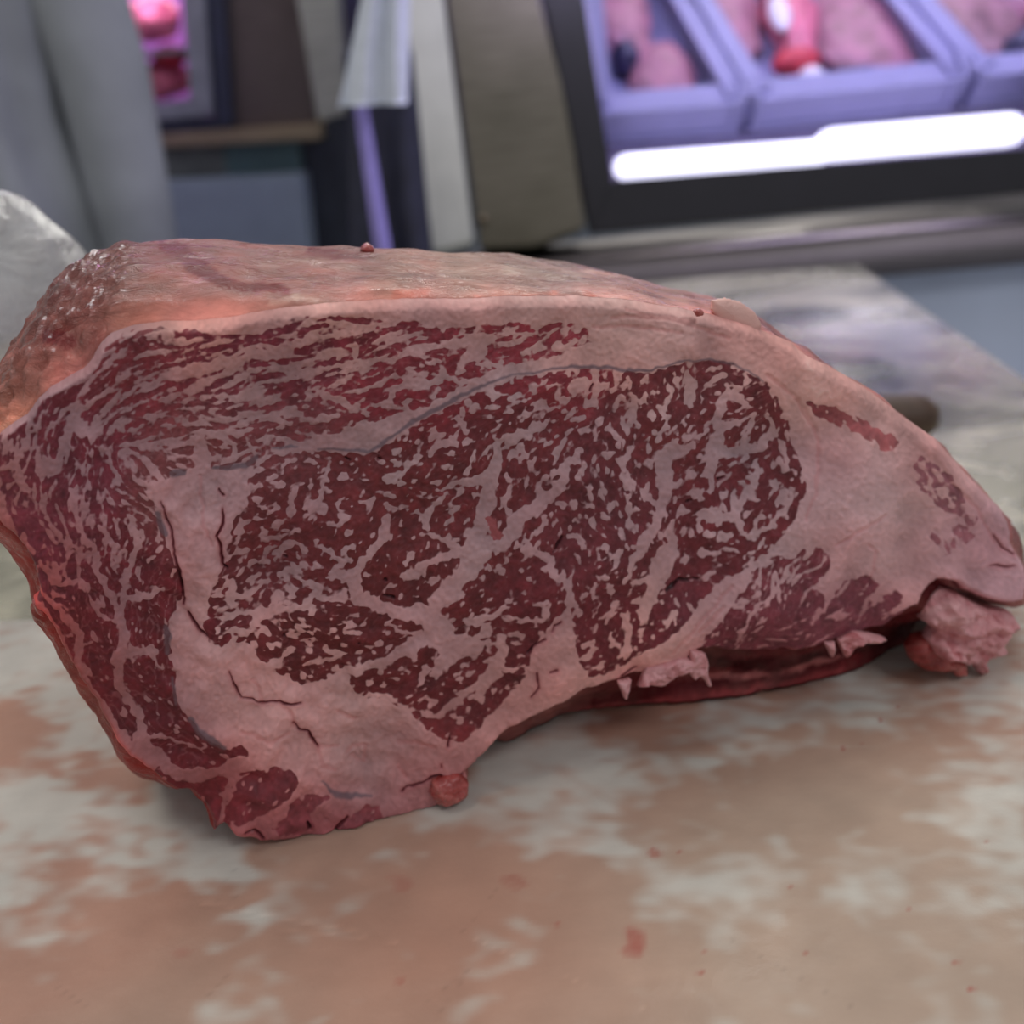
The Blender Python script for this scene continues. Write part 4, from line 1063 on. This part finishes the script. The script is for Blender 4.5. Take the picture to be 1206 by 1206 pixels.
for x, y, r_, m, nm_, lab_, cat in ((778, 108, (.045, .06, .02), M_MV, 'meat_piece', 'mauve meat piece at the front of the left-hand tub', 'meat'),
        (728, 40, (.04, .08, .02), M_MV, 'meat_piece', 'mauve meat piece at the back of the left-hand tub', 'meat'),
        (735, 88, (.018, .022, .026), M_DK, 'offal_piece', 'dark purple piece in the left-hand tub', 'meat'),
        (850, 30, (.045, .10, .018), M_MV, 'meat_piece', 'long mauve meat piece at the left of the middle tub', 'meat'),
        (1008, 52, (.062, .10, .018), M_MV, 'meat_piece', 'mauve meat piece at the right of the middle tub', 'meat'),
        (1005, 112, (.045, .016, .022), M_DK, 'offal_piece', 'dark grey strip at the front of the middle tub', 'meat'),
        (922, 36, (.032, .10, .030), M_PK, 'beef_joint', 'bright pink joint in the middle tub of the display case', 'meat'),
        (1130, 40, (.07, .08, .018), M_BR, 'meat_piece', 'large brownish meat piece in the right-hand tub', 'meat'),
        (1192, 78, (.03, .02, .026), M_DK, 'offal_piece', 'dark blue-black piece in the right-hand tub', 'meat'),
        (1185, 10, (.05, .05, .022), M_MV, 'meat_piece', 'pinkish meat piece at the back of the right-hand tub', 'meat')):
    p_ = dk(x, y, r_[2] * .7 + .006); tag(lump(nm_, p_, r_, m, None, .18, 22, 4, AX, x), lab_, cat)
jt = [o for o in bpy.data.objects if o.name.startswith('beef_joint')][0]
jr = empty('beef_joint', tuple(dk(922, 40, .02)), jt['label'], 'meat'); jt.name = 'lean'; del jt['label']; del jt['category']; jt.parent = jr; jt.matrix_parent_inverse = Matrix.Translation(-jr.location)
jr.name = 'beef_joint'
lump('fat_spot', dk(908, 58, .052), (.014, .030, .010), M_WH, jr, .1, 20, 3, AX); lump('red_end', dk(930, 100, .034), (.030, .016, .02), M_RD, jr, .1, 20, 3, AX); lump('string_end', dk(948, 116, .03), (.016, .014, .016), M_WH, jr, .1, 20, 3, AX)

# ================================================================ left background: towel, cabinet, second case
def cloth(name, pxs, plane_y, mat, parent, amp=.006, nf=5, nu=40, nv=40):
    """hanging cloth: folded sheet between four corners, given thickness"""
    c = [on_y(np.array(float(x)), np.array(float(y)), plane_y) for x, y in pxs]
    V = []
    for side in (0, 1):
        for j in range(nv + 1):
            for i in range(nu + 1):
                u, v = i / nu, j / nv; p = (c[0] * (1 - u) + c[1] * u) * (1 - v) + (c[3] * (1 - u) + c[2] * u) * v
                p = p + np.array([0, 1, 0]) * (amp * math.sin(u * nf * 2 * math.pi + 1.5 * math.sin(v * 3)) * (.5 + .5 * v) + side * .003); V.append(p)
    F = []; w = nu + 1; off = w * (nv + 1)
    for j in range(nv):
        for i in range(nu):
            a = j * w + i; F.append((a, a + w, a + w + 1, a + 1)); F.append((a + off, a + 1 + off, a + w + 1 + off, a + w + off))
    for j in range(nv):
        for i in (0, nu): a = j * w + i; F.append((a, a + w, a + w + off, a + off))
    for i in range(nu):
        for j in (0, nv): a = j * w + i; F.append((a, a + 1, a + 1 + off, a + off))
    return link(name, mesh_np(name, np.array(V), np.array(F)), mat, parent)
M_TOW = plain('white_towel', (205, 212, 226), .8, var=.05, scale=90, bump=.3); M_NAVY = plain('navy_cloth', (40, 42, 62), .6, var=.2); M_LAV = plain('lavender_highlight', (150, 140, 214), .6, var=.1)
tag(cloth('towel', [(462, -180), (486, -180), (480, 122), (398, 126)], 1.06, M_TOW, None, .008, 2), 'white towel hanging beside the pale case post', 'towel')
ap = empty('hanging_apron', tuple(on_y(np.array(450.), np.array(300.), 1.09)), 'dark navy apron hanging below the white towel with a painted lavender highlight', 'apron')
cloth('apron_cloth', [(404, 60), (486, 60), (512, 330), (412, 330)], 1.10, M_NAVY, ap, .006, 2)
cloth('highlight_strip', [(416, 120), (432, 120), (466, 330), (446, 330)], 1.08, M_LAV, ap, .003, 1)  # purple highlight on the apron, built as a lavender-coloured strip

CB = 1.75
left = empty('cold_cabinet', (-.6, 1.9, FLOOR), 'steel cold cabinet with a pink-lit window in the left background', 'cabinet')
M_BRN = brushed('brown_steel', (112, 102, 104), .5); M_LG = brushed('light_steel', (176, 176, 174), .45); M_NVF = plain('navy_frame', (44, 48, 72), .5); M_GRF = plain('grey_frame', (128, 130, 146), .5)
M_TEAL = plain('teal_panel', (78, 104, 108), .5); M_OLV = plain('olive_panel', (92, 98, 96), .5); M_TANS = brushed('tan_rail', (170, 155, 135), .5)
slab('side_panel', "255,-200 345,-200 372,162 262,168 250,120 240,-10", CB, .2, M_BRN, left)
slab('post', "326,-200 384,-200 396,0 410,134 374,142 350,0", CB - .10, .08, M_LG, left)
for q in ("232,-100 258,-100 274,150 256,146", "170,143 256,138 274,150 190,160"): slab('outer_frame', q, CB - .02, .05, M_NVF, left, .002)
for q in ("205,-100 234,-100 250,136 224,118", "168,126 224,116 250,136 190,142"): slab('inner_frame', q, CB - .03, .05, M_GRF, left, .002)
slab('rail', "180,158 376,146 380,164 190,174", CB - .03, .12, M_TANS, left)
slab('panel', "180,174 262,168 268,208 190,214", CB - .0, .1, M_OLV, left); slab('panel', "262,168 352,163 356,204 268,208", CB, .1, M_TEAL, left)
slab('door_panel', "150,217 356,206 378,420 150,420", CB - .05, .25, plain('grey_blue_panel', (140, 152, 170), .5, var=.05), left)
slab('kick_panel', "100,380 420,380 470,900 100,900", CB - .03, .3, M_DARK, left)
slab('gap_panel', "340,166 410,130 430,150 462,420 372,420 356,206", CB + .02, .1, plain('blue_black_panel', (42, 46, 60), .5), left)
slab('back_panel', "376,-250 520,-250 560,400 420,400 405,130", CB + .16, .1, plain('violet_dark_panel', (64, 58, 92), .6), left)
# pink-lit compartment
slab('compartment_back', "100,-100 236,-100 250,150 100,150", CB + .28, .02, plain('compartment', (170, 120, 190), .6), left, 0)
cpt = on_y(np.array(190.), np.array(40.), CB + .12)
area('case_light', (cpt[0], cpt[1] - .05, cpt[2] + .35), tuple(cpt), .25, .1, 2.6, (1., .45, .95))
for x, y, r_, m, lab_ in ((190, 95, (.05, .05, .03), M_PK, 'glowing pink meat at the bottom of the cold cabinet window'), (178, 22, (.05, .05, .035), M_PK, 'pink meat at the top of the cold cabinet window'),
                          (200, 66, (.03, .03, .016), M_RD, 'dark red meat in the middle of the cold cabinet window')):
    tag(lump('meat_piece', on_y(np.array(float(x)), np.array(float(y)), CB + .1), r_, m, None, .2, 20, 4, None, x), lab_, 'meat')
for yy in (112, 48):
    p_ = on_y(np.array(185.), np.array(float(yy)), CB + .1); box('shelf', (p_[0] - .13, p_[1] - .08, p_[2] - .022), (p_[0] + .06, p_[1] + .12, p_[2] - .014), M_GRF, left, .001)

# ================================================================ person in a grey coat
M_COAT = plain('grey_coat', (140, 144, 151), .85, var=.16, scale=7, bump=.2); M_SKINP = plain('skin', (200, 150, 125), .5, var=.05); M_TRS = plain('trousers', (60, 62, 72), .8); M_SHOE = plain('shoe', (30, 30, 32), .5); M_HAIR = plain('hair', (50, 38, 30), .7)
pr = on_y(np.array(188.), np.array(150.), 1.33); PXc = pr[0] - .29; PYc = 1.36
per = empty('person', (PXc, PYc, FLOOR), 'person in a pale grey coat standing behind the table at the far left', 'person')
def ringloft(name, rings, mat, parent, seg=96, fold=0., nf=13):
    V = []; F = []
    # rings: z, cx, cy, rx, ry
    zs = [r_[0] for r_ in rings]; Z = np.linspace(zs[0], zs[-1], 60); sgn = 1 if zs[-1] > zs[0] else -1
    for z in Z:
        v = [np.interp(z * sgn, [q * sgn for q in zs], [r_[k] for r_ in rings]) for k in (1, 2, 3, 4)]
        for k in range(seg):
            a = 2 * math.pi * k / seg; fw = fold * (math.sin(nf * a + 2 * math.sin(z * 3)) * .6 + .6 * mnoise.noise(Vector((math.cos(a) * 2.2, math.sin(a) * 2.2, z * 2.2))) )
            V.append((v[0] + math.cos(a) * (v[2] + fw), v[1] + math.sin(a) * (v[3] + fw), z))
    for j in range(len(Z) - 1):
        for k in range(seg): F.append((j * seg + k, j * seg + (k + 1) % seg, (j + 1) * seg + (k + 1) % seg, (j + 1) * seg + k))
    return link(name, mesh_np(name, np.array(V), np.array(F)), mat, parent)
zf = FLOOR
ringloft('coat', [(zf + .42, PXc, PYc, .225, .17), (zf + .80, PXc, PYc, .215, .155), (zf + 1.08, PXc, PYc, .185, .13), (zf + 1.30, PXc, PYc, .215, .135), (zf + 1.42, PXc, PYc, .205, .11), (zf + 1.49, PXc, PYc, .12, .08), (zf + 1.52, PXc, PYc, .065, .06)], M_COAT, per, fold=.012)
# body: one continuous skinned surface from head to ankles
def skinned(name, verts, edges, radii, mat, parent, root=0, sub=2):
    me = bpy.data.meshes.new(name); me.from_pydata([tuple(v) for v in verts], edges, []); o = bpy.data.objects.new(name, me); COL.objects.link(o)
    o.modifiers.new('skin', 'SKIN'); s_ = o.modifiers.new('sub', 'SUBSURF'); s_.levels = sub; s_.render_levels = sub
    for i, sv in enumerate(me.skin_vertices[0].data): sv.radius = (radii[i], radii[i]); sv.use_root = (i == root)
    me.materials.append(mat)
    dg = bpy.context.evaluated_depsgraph_get(); me2 = bpy.data.meshes.new_from_object(o.evaluated_get(dg)); bpy.data.objects.remove(o)
    return link(name, me2, mat, parent)
X, Y = PXc, PYc
vs = [(X, Y, zf + .95), (X, Y, zf + 1.2), (X, Y, zf + 1.42), (X, Y - .01, zf + 1.53), (X, Y - .03, zf + 1.62), (X, Y - .03, zf + 1.72),
      (X - .1, Y, zf + .88), (X - .1, Y - .01, zf + .5), (X - .1, Y, zf + .1), (X - .1, Y - .12, zf + .05),
      (X + .1, Y, zf + .88), (X + .1, Y - .01, zf + .5), (X + .1, Y, zf + .1), (X + .1, Y - .12, zf + .05)]
ed = [(0, 1), (1, 2), (2, 3), (3, 4), (4, 5), (0, 6), (6, 7), (7, 8), (8, 9), (0, 10), (10, 11), (11, 12), (12, 13)]
skinned('body', vs, ed, [.13, .12, .11, .052, .085, .08, .085, .06, .045, .04, .085, .06, .045, .04], M_SKINP, per)
for s_ in (-1, 1):
    ringloft('trouser_leg', [(zf + .09, X + s_ * .1, Y, .075, .08), (zf + .5, X + s_ * .1, Y, .085, .09), (zf + .93, X + s_ * .09, Y, .1, .11)], M_TRS, per, 40, .004)
    lump('shoe', (X + s_ * .1, Y - .06, zf + .05), (.055, .14, .05), M_SHOE, per, .05, 5, 3)
    # bent arm with its sleeve, hand folded in front of the chest above the table line
    el = (X + s_ * .232, Y - .02, zf + 1.12); wr = (X + s_ * .24, Y - .06, zf + .84); sh = (X + s_ * .19, Y, zf + 1.42)
    tube('sleeve', [sh, ((sh[0] + el[0]) / 2, (sh[1] + el[1]) / 2, (sh[2] + el[2]) / 2), el, ((el[0] + wr[0]) / 2, (el[1] + wr[1]) / 2, (el[2] + wr[2]) / 2), wr], [.068, .062, .056, .05, .042], M_COAT, per, 24, 1., (0, 1, .01))
    hv = [wr, (wr[0], wr[1] - .005, wr[2] - .04), (wr[0], wr[1] - .008, wr[2] - .08)]; he = [(0, 1), (1, 2)]; hr = [.026, .028, .03]
    for k in range(4):
        b0_ = len(hv); y_ = (k - 1.5) * .019; L_ = (.028, .032, .030, .024)[k]
        hv += [(hv[2][0], hv[2][1] + y_, hv[2][2] - .02), (hv[2][0] - s_ * .006, hv[2][1] + y_, hv[2][2] - .02 - L_), (hv[2][0] - s_ * .02, hv[2][1] + y_, hv[2][2] - .02 - L_ * 1.6)]
        he += [(2, b0_), (b0_, b0_ + 1), (b0_ + 1, b0_ + 2)]; hr += [.010, .009, .008]
    b0_ = len(hv); hv += [(wr[0] - s_ * .01, wr[1] - .04, wr[2] - .05), (wr[0] - s_ * .02, wr[1] - .055, wr[2] - .08)]; he += [(1, b0_), (b0_, b0_ + 1)]; hr += [.011, .009]
    skinned('hand', hv, he, hr, M_SKINP, per)
lump('hair', (X, Y + .01, zf + 1.72), (.095, .11, .09), M_HAIR, per, .08, 9, 4)
for s_ in (-1, 1): lump('eye', (X + s_ * .032, Y - .108, zf + 1.665), (.012, .008, .008), M_WH, per, 0, 1, 2); lump('ear', (X + s_ * .088, Y - .02, zf + 1.65), (.012, .022, .032), M_SKINP, per, .05, 9, 2)
lump('nose', (X, Y - .118, zf + 1.635), (.013, .018, .024), M_SKINP, per, .03, 9, 3); lump('mouth', (X, Y - .108, zf + 1.595), (.024, .008, .007), M_RD, per, .03, 9, 2)
